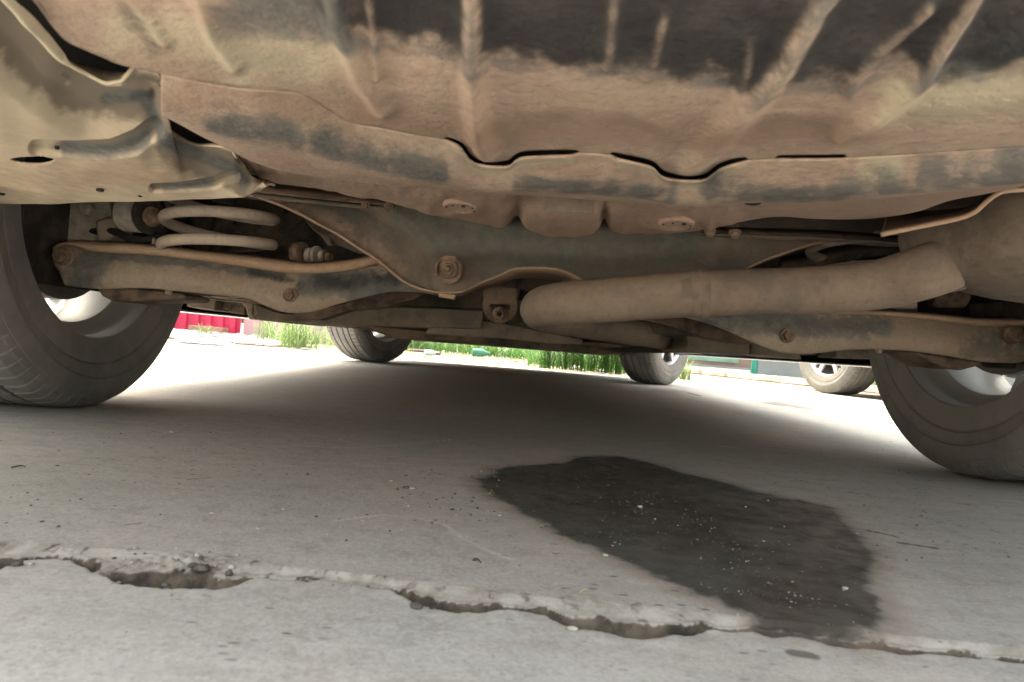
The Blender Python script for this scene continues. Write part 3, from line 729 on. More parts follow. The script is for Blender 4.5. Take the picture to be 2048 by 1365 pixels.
# ---- rolled crossmember under the seam
BOT = [(300,226),(335,240),(398,274),(440,294),(520,332),(620,353),(750,369),(900,382),(1050,391),(1200,402),(1320,409),(1430,412),(1560,410),(1700,402),(1850,388),(2000,371),(2150,350),(2300,325)]
TOP2 = [(322,150),(345,155),(400,166),(480,178),(560,184),(610,192),(660,222),(705,248),(760,258),(830,272),(895,283),(925,296),(942,318),(962,328),(1012,331),(1032,318),(1055,312),(1145,309),(1185,309),(1225,314),(1290,328),(1310,336),(1335,355),(1400,359),(1425,346),(1442,335),(1480,325),(1560,320),(1690,318),(1850,309),(2100,290),(2300,265)]
NU = 460
tp = resample([(a, b) for a, b in TOP2], NU); bt0 = resample([(a, b) for a, b in BOT], NU)
btx = np.clip(tp[:, 0] + (np.interp(np.linspace(0, 1, NU), [0, .1, 1], [0, 0, 0])), 300, 2300); bty = np.interp(btx, bt0[:, 0], bt0[:, 1])
tv = np.linspace(0, 1.28, 70)
T_ = tv[:, None]
PX = np.repeat(tp[:, 0][None], 70, 0) + 6 * T_; PY = tp[:, 1][None] + (bty - tp[:, 1])[None] * np.minimum(T_, 1.) - np.clip(T_ - 1, 0, 1) * 30
gp = gap(tp[:, 0])[None]
a1z = .3135 - .010 * np.exp(-((tp[:, 0][None] - 1150) / 700) ** 2) + .004 * sst(tp[:, 0][None], 500, 620)
base = .3085 * np.minimum(T_, 1) + a1z * (1 - np.minimum(T_, 1)) - .003 * gp * np.exp(-(T_ / .12) ** 2)
sn = nz(PX, PY, 1 / 45., 15.1, 3)
W2_ = atZ(PX, PY, np.broadcast_to(base, PX.shape) + np.clip(T_ - 1, 0, 1) * .10)
W2_[..., 2] += -.010 * np.sin(np.clip(T_, 0, 1) * math.pi) ** 1.2 + np.where(T_ < .10, -.0018 * np.cos(T_ / .10 * math.pi / 2), 0) * gp
blue = .85 * cap(PX, PY, [(430,218),(520,236),(640,262),(720,290),(800,308),(880,326)], 27, 1) + .8 * cap(PX, PY, [(1040,345),(1150,352),(1260,358),(1340,368)], 19, 1) + .7 * cap(PX, PY, [(1430,364),(1560,372),(1700,365),(1850,338),(2060,320)], 32, 1) + .7 * cap(PX, PY, [(2040,320),(2200,300)], 30, .9)
black = .25 * cap(PX, PY, [(620,262),(720,292),(790,304)], 9, 1) + .35 * cap(PX, PY, [(1310,366),(1325,366)], 8, 1)
sand = .7 * np.exp(-((PY - tp[:, 1][None] - 6) / 7) ** 2) * gp + .5 * cap(PX, PY, [(560,232),(625,255)], 14, 1) + .9 * cap(PX, PY, [(1740,330),(1790,330)], 30, 1)
red = .6 * cap(PX, PY, [(350,180),(560,200),(640,215)], 28, 1)
blue = blue * np.clip(.95 + .55 * sn, 0, 1.1); red = red + .5 * np.clip(sn, 0, 1)
cross = pydata('rear_crossmember', W2_.reshape(-1, 3), grid_faces(70, NU), M['pan'], car, attrs=dict(black=black, blue=blue, sand=sand, red=red, mud=0 * PX))
m = cross.modifiers.new('gauge', 'SOLIDIFY'); m.thickness = .0018; m.offset = 1
for (hx_, hy_, rr_) in ((831, 361, .0062), (1505, 411, .0072)):
    p = atZ(hx_, hy_, .3025); lathe('drain_hole_disc', p + [0, 0, .003], (0, 0, -1), [(0, rr_), (.0015, rr_), (.0022, rr_ * .7), (.001, rr_ * .5)], M['hole'], cross, 24)  # flat dark disc, painted in place of the shade inside a hole

# ---- pinkish floor pan beyond, with its humps and two drain bosses
SIL = [(440,262),(462,290),(485,325),(525,360),(620,377),(720,394),(800,411),(850,424),(900,438),(950,449),(1005,455),(1035,447),(1050,452),(1090,460),(1130,463),(1175,461),(1198,454),(1207,447),(1216,460),(1250,467),(1310,468),(1380,463),(1450,452),(1520,440),(1562,434),(1640,439),(1740,438),(1830,425),(1900,402),(1990,385),(2150,350)]
NU = 420; s3 = resample([(a, b) for a, b in SIL], NU)
UP = np.interp(s3[:, 0], bt0[:, 0], bt0[:, 1]) - 14
tv = np.linspace(0, 1.3, 80)[:, None]
PX = np.repeat(s3[:, 0][None], 80, 0); PY = UP[None] + np.maximum(s3[:, 1] - UP, 6)[None] * np.minimum(tv, 1) - np.clip(tv - 1, 0, 1) * 40
zb_ = .322 + .002 * tv + 0 * PX
W3 = atZ(PX, PY, zb_ + np.clip(tv - 1, 0, 1) * .22)
d = np.zeros_like(PX)
d -= .008 * np.exp(-(np.abs(PX - 1122) / 76) ** 6) * sst(PY, 395, 445)            # round hump
d += .012 * np.exp(-((PX - 1032) / 14) ** 2) * sst(PY, 385, 440) + .010 * np.exp(-((PX - 1209) / 9) ** 2) * sst(PY, 400, 445)
d += .012 * np.exp(-((PX - 1060) / 34) ** 2 - ((PY - 408) / 16) ** 2) + .010 * np.exp(-((PX - 1215) / 30) ** 2 - ((PY - 405) / 12) ** 2)
d -= .006 * np.exp(-((PX - 1350) / 70) ** 2 - ((PY - 448) / 12) ** 2) + .006 * np.exp(-((PX - 920) / 48) ** 2 - ((PY - 420) / 14) ** 2)
d += .0035 * nz(PX, PY, 1 / 60., 5.5, 3) * (1 - sst(PX, 1450, 1600))
d += .004 * np.exp(-(segdist(PX, PY, [(520,335),(640,345),(700,352)]) / 5) ** 2)
W3[..., 2] += d
o = pydata('floor_pan', W3.reshape(-1, 3), grid_faces(80, NU), M['pink'], car, attrs=None)
m = o.modifiers.new('gauge', 'SOLIDIFY'); m.thickness = .0015; m.offset = 1
pan3 = o
def boss(px, py, z, r, n=2):
    p = atZ(px, py, z); bo = lathe('drain_boss', p, (0, -.12, -1), [(-.006, r), (.0, r), (.0016, r * .93), (.0018, r * .72), (.0004, r * .62)], M['pink'], pan3, 32, .001)
    for a in range(8):
        th = a * math.pi / 4 + .3; q = p + np.array([math.cos(th) * r * .80, math.sin(th) * r * .80, -.0014])
        bm = bmesh.new(); add_lathe(bm, q, (0, -.12, -1), [(0, r * (.13 if a % 3 == 0 else .06)), (.0009, r * (.12 if a % 3 == 0 else .05))], 10); frombm('boss_hole', bm, M['hole'], pan3, False)
boss(1352, 450, .3170, .0205); boss(920, 415, .3185, .020)
# rectangular tab hanging from the crossmember in front of the hump
prism('tab_bracket', [(1086,380),(1190,384),(1188,426),(1150,427),(1086,421)], .665, .004, M['muffler'], car, .002)

# ---- left side floor panel (sandy), pressed ridge, muddy valley and finger embosses
T0 = [(-240,-330),(-60,-128),(55,0),(94,50),(120,84),(138,110),(158,131),(185,142),(215,143),(245,139),(300,143),(322,152),(328,190),(329,252),(348,278),(388,296),(430,290),(462,292),(478,322),(505,346),(552,362)]
B0 = [(-300,410),(-150,410),(-50,409),(20,408),(80,407),(140,406),(200,405),(250,404),(300,403),(340,402),(375,401),(405,401),(430,400),(455,398),(478,396),(500,390),(530,370)]
NU, NV = 420, 360
a = spline(T0, NU); b = spline(B0, NU); t = np.linspace(0, 1.06, NV)[:, None]; tc = np.minimum(t, 1)
PX = a[:, 0][None] * (1 - tc) + b[:, 0][None] * tc; PY = a[:, 1][None] * (1 - tc) + b[:, 1][None] * tc - np.clip(t - 1, 0, 1) * 120
zc = .318 - .020 * tc + .0 * PX + np.clip(t - 1, 0, 1) * .4
WB = atZ(PX, PY, zc)
ridge = cap(PX, PY, [(-90,-160),(30,-6),(82,72),(118,116),(160,140),(205,146),(240,144)], 24, .8)
valley = cap(PX, PY, [(-80,-20),(0,70),(100,160),(190,215),(280,232)], 60, .6)
f1 = cap(PX, PY, [(74,298),(150,302),(220,303),(270,296),(310,280)], 15, .4)
f2 = cap(PX, PY, [(308,377),(380,376),(430,374),(470,362)], 9, .45)
bowl = cap(PX, PY, [(330,300),(400,325),(450,345)], 42, .7)
hole = ((PX - 65) / 46) ** 2 + ((PY - 322) / 8.0) ** 2
fH = grid_faces(NV, NU); cH = (((PX - 65) / 46) ** 2 + ((PY - 322) / 8.0) ** 2).ravel()[fH].mean(1) < .93
d = -.009 * ridge + .012 * valley + .006 * f1 + .0045 * f2 + .006 * bowl
d = d - .0035 * np.exp(-((a[:, 0][None] * 0 + np.hypot(PX - a[:, 0][None], PY - a[:, 1][None])) / 7) ** 2) * sst(PX, 300, 330)
d = d + .003 * np.exp(-(hole - 1.2) ** 2 * 4) * 0 + .002 * nz(PX, PY, 1 / 120., 2.5, 2)
WB[..., 2] += d
vn = nz(PX, PY, 1 / 40., 12.1, 3)
mud = (1.0 + .5 * vn) * cap(PX, PY, [(-90,-10),(-10,60),(80,140),(160,195),(250,210),(318,212)], 62, .55) + (1 + .5 * vn) * cap(PX, PY, [(345,308),(400,328),(450,342),(500,365)], 38, .6)
blue = .8 * cap(PX, PY, [(130,308),(220,312),(290,296)], 12, .9) + .9 * cap(PX, PY, [(210,232),(280,226),(330,300),(420,330),(490,365)], 16, 1) + .8 * cap(PX, PY, [(330,378),(420,376)], 9, 1) + .7 * cap(PX, PY, [(-20,10),(40,60)], 30, 1)  # bluish strokes along the fingers also stand in for shade in the pressings
black = .5 * cap(PX, PY, [(124,182),(134,188)], 8, 1) + .55 * cap(PX, PY, [(262,230),(300,222)], 12, 1) + .3 * cap(PX, PY, [(300,215),(300,245)], 8, 1)
mud = np.maximum(mud, .95 * np.maximum(f1, f2) * sst(PX, 60, 150)); mud = mud * (1 - ridge * .8)  # dark tone painted into the finger pressings in place of relief shade
sand = .8 * ridge + .5 * cap(PX, PY, [(40,180),(120,260)], 90, 1)
red = .8 * cap(PX, PY, [(-50,360),(150,360),(350,340)], 55, 1)
side = pydata('side_floor_panel', WB.reshape(-1, 3), fH[~cH], M['side'], car, attrs=dict(black=black, blue=blue, sand=sand, red=red * .7, mud=mud))
m = side.modifiers.new('gauge', 'SOLIDIFY'); m.thickness = .0022; m.offset = 1
for (hx_, hy_, r_) in ((200, 381, .0038), (2, 388, .004), (280, 392, .002), (114, 296, .0018)):
    lathe('small_dark_disc', atZ(hx_, hy_, .2985) - [0, 0, .0005], (0, 0, -1), [(-.002, r_), (.0008, r_), (.001, r_ * .6)], M['hole'], side, 18)  # flat near-black discs on the panel surface
# near-black sheet added so gaps at the big ridge and hole read as shade
box('cavity_shade_sheet', (-.86, .42, .36), (-.10, .86, .364), M['hole'], car)
# ---------------------------------------------------------------- rear suspension
# stamped subframe crossmember: face, flange round its lower edge
LOWE = [(500,390),(523,396),(560,409),(602,428),(640,449),(676,468),(712,492),(749,515),(778,538),(797,554),(816,567),(830,573),(846,578),(880,584),(919,583),(939,575),(965,563),(998,551),(1020,540),(1042,536),(1086,535),(1117,539),(1146,550),(1180,568),(1230,592),(1300,612),(1360,608),(1430,572),(1500,532),(1560,508),(1640,484),(1720,474),(1800,470)]
NU, NV = 300, 60
a = resample([(p[0], p[1]) for p in LOWE], NU); tt = np.linspace(0, 1, NV)[:, None]
ty = np.interp(a[:, 0], [500, 600, 800, 1000, 1400, 1800], [362, 366, 385, 400, 420, 410])
PX = np.repeat(a[:, 0][None], NV, 0) - 18 * (1 - tt) * np.sign(a[:, 0][None] - 1150) * 0; PY = ty[None] * (1 - tt) + a[:, 1][None] * tt
Yd = 1.04 + .035 * (1 - tt) + 0 * PX
fold = segdist(PX, PY, [(700,405),(760,430),(830,480),(858,530),(862,590)])
leftside = (PX < 850) & (PY > np.interp(PX, [700,760,830,858], [405,430,480,530]))
Yd = Yd + np.where(leftside, .0, -.012) * sst(fold, 0, 26) - .008 * np.exp(-(segdist(PX, PY, [(940,440),(1500,450)]) / 20) ** 2) + .003 * nz(PX, PY, 1 / 110., 6.6, 3)
Yd = Yd + .010 * np.exp(-(segdist(PX, PY, [(870,500),(1200,515),(1450,500)]) / 22) ** 2)
WS = atY(PX, PY, Yd)
blue = .75 * cap(PX, PY, [(830,440),(930,500),(1060,520),(1200,540),(1350,500)], 50, 1) + .5 * cap(PX, PY, [(860,430),(1150,480),(1400,480)], 30, 1)
mud_shade_m = .8 * cap(PX, PY, [(705,405),(760,430),(830,480),(856,530)], 10, 1) + .6 * cap(PX, PY, [(860,575),(950,560)], 14, 1) + .7 * cap(PX, PY, [(1400,500),(1600,470)], 36, 1)  # first stroke paints a shade line along the fold, the others dirt
redm = .6 * cap(PX, PY, [(560,400),(700,470),(800,540)], 22, 1) + .5 * cap(PX, PY, [(1100,480),(1500,470)], 24, 1)
sub = pydata('rear_subframe', WS.reshape(-1, 3), grid_faces(NV, NU), M['frame'], car, attrs=dict(blue=blue, mud=mud_shade_m, red=redm, sand=0 * PX, black=0 * PX))
m = sub.modifiers.new('gauge', 'SOLIDIFY'); m.thickness = .003; m.offset = 0
# flange: a strip turned toward the lens, then running back below
fy = np.interp(a[:, 0], [500,760,860,919,940,1000,1042,1100,1146,1180,1300,1500,1700], [3,5,6,7,12,20,19,23,18,14,5,4,4])
rows = [np.c_[a[:, 0], a[:, 1] - .5, np.full(NU, 1.028)], np.c_[a[:, 0], a[:, 1] + 1.6, np.full(NU, 1.030)], np.c_[a[:, 0], a[:, 1] + fy, np.full(NU, 1.10)]]
Rr = np.array(rows); WF = atY(Rr[..., 0], Rr[..., 1], Rr[..., 2])
o = pydata('subframe_flange', WF.reshape(-1, 3), grid_faces(3, NU), M['lip'], sub)
m = o.modifiers.new('gauge', 'SOLIDIFY'); m.thickness = .0028; m.offset = 0
prism('flange_tab', [(878,587),(912,590),(908,599),(876,594)], 1.03, .02, M['lip'], sub, .001)
# closing wall of the subframe (box section) behind the face
WS2 = WS.copy(); WS2[..., 1] += .13; WS2[..., 2] += .012
pydata('subframe_rear_wall', WS2.reshape(-1, 3), grid_faces(NV, NU), M['brown'], sub)
# centre nut on its stamped retainer
c = V(897, 540, 1.005)
dirn = (0, -1, -.05)
bm = bmesh.new(); add_lathe(bm, c, dirn, [(-.03, .0215), (.003, .0215), (.004, .019), (.002, .016)], 32); ret = frombm('nut_retainer', bm, M['bolt'], sub, False, .001)
prism('retainer_tab', [(888,513),(911,512),(912,526),(887,526)], .998, .004, M['bolt'], ret, .0008)
prism('retainer_tab', [(871,525),(876,524),(874,552),(869,553)], .993, .012, M['bolt'], ret, .0008)
prism('retainer_tab', [(917,530),(923,529),(921,556),(916,557)], .993, .012, M['bolt'], ret, .0008)
bm = bmesh.new(); add_lathe(bm, c, dirn, [(0, .014), (.006, .0145), (.0075, .013)], 28); add_lathe(bm, c + Vector((0, -.006, 0)), dirn, [(0, .0098), (.008, .0098), (.0095, .008)], 6)
add_lathe(bm, c + Vector((0, -.013, 0)), dirn, [(0, .0052), (.004, .0052), (.005, .0045), (.007, .0052), (.009, .004), (.011, .002)], 16); frombm('centre_nut', bm, M['bolt'], sub, False, .0006)

# long bracket ledges over the subframe
def strip(name, up, lo, Y0, Y1, mat, parent, nu=60, th=.003, extra=None, attrs=None):
    rows = [[(x, y, Y0) for x, y in up], [(x, y, Y1) for x, y in lo]]
    if extra: rows.append([(x, y, extra[1]) for x, y in extra[0]])
    return surf(name, rows, nu, len(rows), 'Y', mat, parent, thick=th)
lg = strip('ledge_bracket', [(512,366),(600,376),(700,388),(780,403)], [(514,384),(600,394),(700,404),(790,412)], 1.00, .975, M['brown'], car, th=.002)
strip('ledge_edge', [(505,390),(600,401),(700,411),(792,417)], [(505,394),(600,405),(700,415),(788,421)], .973, .974, M['lip'], lg, th=.002)
strip('ledge_lower_plate', [(514,384),(600,395),(700,406),(790,414)], [(505,392),(600,403),(700,413),(790,419)], .990, .972, M['frame'], lg)
for (x, y) in ((731, 412), (777, 414)): bolt(V(x, y, .972), (0, -1, 0), .0045, M['bolt'], lg)
rg = strip('ledge_bracket', [(1400,455),(1500,458),(1640,462),(1760,470),(1850,478)], [(1400,470),(1500,476),(1640,482),(1760,487),(1850,496)], 1.02, 1.00, M['brown'], car)
strip('ledge_edge', [(1400,466),(1500,470),(1640,475),(1760,482),(1850,490)], [(1400,471),(1500,474),(1640,479),(1760,486),(1850,494)], .995, .994, M['frame'], rg)
for (x, y) in ((1420, 463), (1470, 466)): bolt(V(x, y, .985), (0, -.3, -1), .006, M['pink'], rg)

# ---- lower control arms
def arm(top, fl, bot, Y0, name='lower_control_arm', paint=None, bolts=(), pins=()):
    NU = 160; t_ = resample(top, NU); f_ = resample(fl, NU); b_ = resample(bot, NU)
    xr = np.linspace(max(t_[0, 0], b_[0, 0], f_[0, 0]), min(t_[-1, 0], b_[-1, 0], f_[-1, 0]), NU)
    ip = lambda L, x: np.interp(x, L[:, 0], L[:, 1])
    tb = np.linspace(0, 1, 26)[:, None]
    fy_, by_ = ip(f_, xr), ip(b_, xr)
    PX = np.repeat(xr[None], 26, 0); PY = fy_[None] * (1 - tb) + by_[None] * tb
    Yd = Y0 + .012 - .022 * np.sin(np.clip(tb * 1.15, 0, 1) * math.pi * .55) + .010 * tb ** 4
    # roll the lower edge under and carry the back wall up again
    PX = np.r_[PX, PX[-1:], PX[-1:]]; PY = np.r_[PY, PY[-1:] - 1, fy_[None] + 6]; Yd = np.r_[Yd + 0 * PX[:26], np.full((1, NU), Y0 + .075), np.full((1, NU), Y0 + .075)]
    W = atY(PX, PY, Yd)
    at = paint(PX, PY) if paint else {}
    for k in ('blue', 'black', 'sand', 'red', 'mud'): at.setdefault(k, 0 * PX)
    ao = pydata(name, W.reshape(-1, 3), grid_faces(28, NU), M['arm'], car, attrs=at)
    m = ao.modifiers.new('gauge', 'SOLIDIFY'); m.thickness = .003; m.offset = 0
    # upper flange, a rounded bead
    ty_ = ip(t_, xr); rows = []
    for (k, dy) in ((-.1, .030), (.0, .006), (.15, -.004), (.5, -.009), (.85, -.006), (1.0, .004), (1.05, .016)):
        rows.append(np.c_[xr, ty_ + (fy_ - ty_) * k, np.full(NU, Y0 + dy)])
    Rr = np.array(rows); WF = atY(Rr[..., 0], Rr[..., 1], Rr[..., 2])
    fo = pydata('arm_flange', WF.reshape(-1, 3), grid_faces(len(rows), NU), M['lip'], ao)
    m = fo.modifiers.new('gauge', 'SOLIDIFY'); m.thickness = .002; m.offset = 0
    for (x, y, r, d) in bolts: bolt(V(x, y, Y0 - .012), d, r, M['bolt'], ao, h=r * 1.0)
    for (x, y) in pins:
        lathe('locating_pin', V(x, y, Y0 + .02), (0, -.1, -1), [(-.012, .0055), (.006, .0055), (.0075, .004)], M['arm'], ao, 18)
    return ao
def pl(PX, PY):
    return dict(blue=.9 * cap(PX, PY, [(190,515),(165,560)], 40, 1) + .85 * cap(PX, PY, [(200,505),(420,532),(560,552)], 14, 1) + .9 * cap(PX, PY, [(620,560),(740,572),(830,562)], 34, .9),
                black=.6 * cap(PX, PY, [(500,545),(560,556),(600,570)], 10, 1) + .72 * cap(PX, PY, [(640,562),(710,568),(790,556)], 20, 1) + .25 * cap(PX, PY, [(160,560),(175,563)], 9, 1),
                sand=.25 * cap(PX, PY, [(280,545),(400,565),(540,600),(600,605)], 15, 1), mud=.7 * cap(PX, PY, [(128,520),(150,525)], 14, 1), red=.6 * cap(PX, PY, [(640,610),(760,590)], 8, 1))
larm = arm([(106,496),(120,487),(160,483),(200,486),(290,490),(400,503),(500,514),(560,522),(617,528),(676,524),(720,518),(760,508),(800,498),(870,496)],
    [(106,502),(120,492),(140,490),(190,503),(290,509),(400,521),(500,535),(560,544),(617,547),(676,544),(720,537),(758,528),(830,522),(880,520)],
    [(106,512),(110,530),(122,545),(128,564),(140,571),(200,577),(280,575),(345,580),(420,588),(480,594),(505,599),(530,610),(555,620),(582,625),(623,623),(650,616),(676,607),(720,596),(764,586),(793,582),(870,586)],
    1.085, paint=pl, bolts=((125, 513, .0095, (-.15, -1, -.05)), (580, 590, .0075, (0, -1, 0))), pins=((338, 580),))
# the rounded lobe and dished washer at the outer end
lathe('arm_end_washer', V(130, 515, 1.082), (-.15, -1, -.05), [(0, .016), (.006, .016), (.007, .012)], M['arm'], larm, 28)
def pr(PX, PY):
    return dict(blue=.85 * cap(PX, PY, [(1420,640),(1500,645),(1640,655),(1760,655)], 26, 1) + .5 * cap(PX, PY, [(1960,680),(2040,680)], 24, 1), black=.2 * cap(PX, PY, [(1600,650),(1680,650)], 12, 1),
                sand=.2 * cap(PX, PY, [(1750,690),(1950,705)], 10, 1), mud=.7 * cap(PX, PY, [(1940,700),(2060,690)], 26, 1), red=.6 * cap(PX, PY, [(1750,680),(1900,690)], 18, 1))
rarm = arm([(1310,600),(1400,603),(1480,606),(1560,614),(1600,617),(1700,620),(1800,624),(1900,632),(1960,638),(2040,639),(2110,642)],
    [(1310,606),(1380,610),(1480,615),(1560,621),(1600,625),(1700,628),(1800,634),(1900,645),(1960,652),(2040,653),(2110,656)],
    [(1310,616),(1350,628),(1420,648),(1470,668),(1520,690),(1560,703),(1600,707),(1640,705),(1690,699),(1760,698),(1830,702),(1900,712),(1960,722),(2020,725),(2055,722),(2110,715)],
    1.085, paint=pr, bolts=((1575, 672, .0078, (0, -1, 0)), (2024, 671, .010, (.1, -1, 0))), pins=((1757, 699),))
for pts, nm in (([(192,577),(210,574),(280,578),(345,583),(372,590),(368,599),(300,601),(255,605),(222,602),(202,592)], 'spring_seat_cup'), ([(1830,704),(1900,714),(1965,724),(1955,733),(1925,741),(1895,738),(1860,724)], 'spring_seat_cup')):
    prism(nm, pts, 1.12, .10, M['brown'], larm if pts[0][0] < 1000 else rarm, .006)
# knuckles, bushings
for sgn in (-1, 1):
    if sgn < 0:
        kn = prism('wheel_knuckle', [(118,385),(215,385),(218,408),(224,432),(214,452),(196,462),(188,484),(150,487),(121,492),(114,470),(122,448),(119,425)], 1.13, .07, M['castalloy'], car, .005)
        lathe('knuckle_boss', V(176, 418, 1.125), (0, -1, 0), [(-.01, .012), (.010, .011), (.014, .006)], M['castalloy'], kn, 24, .002)
        prism('knuckle_web', [(188,440),(205,436),(232,430),(236,462),(216,480),(192,486)], 1.115, .05, M['arm'], kn, .006)
        bb = V(276, 430, 1.10)
        bu = lathe('bushing', bb, (1, -.22, 0), [(-.026, .024), (-.022, .0285), (.010, .0285), (.012, .025), (.017, .024), (.019, .0285), (.024, .0285), (.025, .022)], M['castalloy'], car, 36, .001)
        lathe('bushing_washer', V(296, 432, 1.09), (1, -.45, 0), [(0, .030), (.006, .029), (.008, .02)], M['dark'], bu, 32)
        bolt(V(304, 434, 1.083), (1, -.5, 0), .0105, M['bolt'], bu)
        tube('brake_hose', [V(150,468,1.15), V(220,462,1.12), V(270,480,1.10), V(322,470,1.11), V(330,440,1.16), V(318,400,1.2)], .006, M['hole'], car, 8, 30)
        tube('sensor_wire', [V(300,455,1.11), V(308,482,1.10), V(300,500,1.12)], .003, M['castalloy'], car, 8, 12)
    else:
        kn = prism('wheel_knuckle', [(1990,600),(2080,590),(2090,700),(2060,740),(2020,738),(2010,700)], 1.14, .07, M['dark'], car, .006)
# brackets with the stack of washers in front of the diff cone
st_ = lathe('toe_link_bushing', V(602, 508, 1.17), (1, -.3, 0), [(-.012, .019), (.004, .021), (.006, .014)], M['bolt'], car, 28)
for (x, r, w_) in ((616, .014, .010), (630, .017, .006), (641, .011, .008)): lathe('washer', V(x, 512, 1.165), (1, -.3, 0), [(0, r), (w_, r)], M['castalloy'], st_, 24)
bolt(V(651, 516, 1.16), (1, -.3, 0), .0085, M['bolt'], st_, name='nut')
surf('cone_bracket', [[(596,420,1.22),(640,430,1.2),(700,450,1.2),(760,480,1.2)], [(622,455,1.17),(650,462,1.17),(690,470,1.18),(740,500,1.19)], [(640,470,1.16),(655,474,1.165),(680,486,1.18),(730,505,1.19)], [(656,492,1.17),(665,492,1.17),(680,492,1.19),(720,508,1.2)]], 30, 24, 'Y', M['muffler'], car, free=True)
# dark upper link with holes behind the spring
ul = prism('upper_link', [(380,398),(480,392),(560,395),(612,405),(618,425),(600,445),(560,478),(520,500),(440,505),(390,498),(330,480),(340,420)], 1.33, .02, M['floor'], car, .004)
for (x, y) in ((532, 441), (555, 434), (572, 423), (470, 447)): lathe('link_hole', V(x, y, 1.328), (0, -1, 0), [(0, .0042), (.0012, .0042)], M['hole'], ul, 14)

# ---- coil springs
def helix(cx, cy, z0, z1, R_, turns, r, ph=0., name='coil_spring'):
    n = int(turns * 40); pts = []
    for i in range(n + 1):
        t = i / n; a = ph + t * turns * 2 * math.pi; pts.append((cx + R_ * math.cos(a), cy + R_ * math.sin(a), z0 + (z1 - z0) * t))
    return tube(name, pts, r, M['spring'], car, 12)
q = atY(445, 430, 1.12)
helix(q[0], 1.115, .272, .468, .083, 4.6, .0088, 2.4)
helix(.53, 1.115, .262, .47, .083, 4.6, .0088, .7)
for sx in (-1, 1):
    lathe('spring_upper_seat', (sx * .53 if sx > 0 else q[0], 1.115, .46), (0, 0, 1), [(0, .10), (.02, .10), (.05, .05)], M['dark'], car, 24)
    tube('shock_absorber', [(sx * .66, 1.30, .24), (sx * .62, 1.28, .60)], .024, M['dark'], car, 16)
    tube('trailing_link', [(sx * .70, 1.22, .22), (sx * .66, 1.60, .245)], [.018, .020], M['brown'], car, 12)
sp = lathe('bump_stop', (q[0], 1.115, .36), (0, 0, 1), [(0, .016), (.02, .022), (.06, .022), (.10, .03)], M['hole'], car, 20)
# inner side walls of the suspension bay
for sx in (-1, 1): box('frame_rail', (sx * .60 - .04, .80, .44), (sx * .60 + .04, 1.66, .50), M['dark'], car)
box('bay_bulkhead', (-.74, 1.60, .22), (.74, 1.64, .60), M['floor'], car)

# stabiliser tail with the yellow-tipped link at right
tube('stabiliser_link', [V(1640,612,1.16), V(1720,610,1.14), V(1790,608,1.12), V(1826,608,1.115)], .0075, M['arm'], car, 14, 12)
tube('link_tip', [V(1788,608,1.116), V(1830,608,1.110)], .0088, M['spring'], car, 14)
surf('side_link', [[(1560,520,1.2),(1640,505,1.2),(1720,492,1.2),(1800,488,1.2)], [(1560,548,1.18),(1640,532,1.18),(1720,514,1.18),(1800,503,1.18)]], 20, 2, 'Y', M['floor'], car, thick=.01)
lathe('inner_bushing', V(1900, 588, 1.12), (1, -.2, .1), [(-.03, .018), (-.02, .024), (.02, .024), (.026, .016)], M['brown'], car, 24)

# ---- hanging plate with slot in the middle
bm = bmesh.new(); cx_, cy_, R_ = 1000, 612, 35
out = [(cx_ + R_ * math.cos(t), cy_ + R_ * math.sin(t) * .98) for t in np.linspace(-.5, math.pi + .5, 30)] + [(966, 590), (968, 577), (1000, 574), (1033, 578), (1034, 592)]
slot = [(981,608),(1017,609),(1021,613),(1020,620),(1015,621),(1010,617),(1000,616),(990,617),(986,619),(980,617),(978,612)]
YP = 1.16
vo_ = [bm.verts.new(atY(x, y, YP)) for x, y in out]; vi_ = [bm.verts.new(atY(x, y, YP)) for x, y in slot]
eo = [bm.edges.new((vo_[i], vo_[(i + 1) % len(vo_)])) for i in range(len(vo_))]; ei = [bm.edges.new((vi_[i], vi_[(i + 1) % len(vi_)])) for i in range(len(vi_))]
bmesh.ops.triangle_fill(bm, edges=eo + ei, use_beauty=True)
r = bmesh.ops.extrude_face_region(bm, geom=bm.faces[:])
for v in r['geom']:
    if isinstance(v, bmesh.types.BMVert): v.co += Vector((0, .006, 0))
hp = frombm('hanger_plate', bm, M['brown'], car)
lathe('hanger_nut', V(999, 629, 1.155), (0, -1, 0), [(-.004, .0125), (.003, .0125), (.004, .010), (.010, .0085), (.011, .0045), (.004, .0035)], M['bolt'], hp, 24)
lathe('hanger_nut_bore', V(999, 629, 1.1465), (0, -1, 0), [(0, .0034), (.0006, .0034)], M['hole'], hp, 16)
tube('hanger_rod', [V(1038,590,1.2), V(1050,592,1.2), V(1062,596,1.22)], .010, M['dark'], car, 12)
box('hanger_rubber', tuple(atY(968, 600, 1.17)), tuple(atY(1030, 560, 1.24)), M['brown'], car, .006)

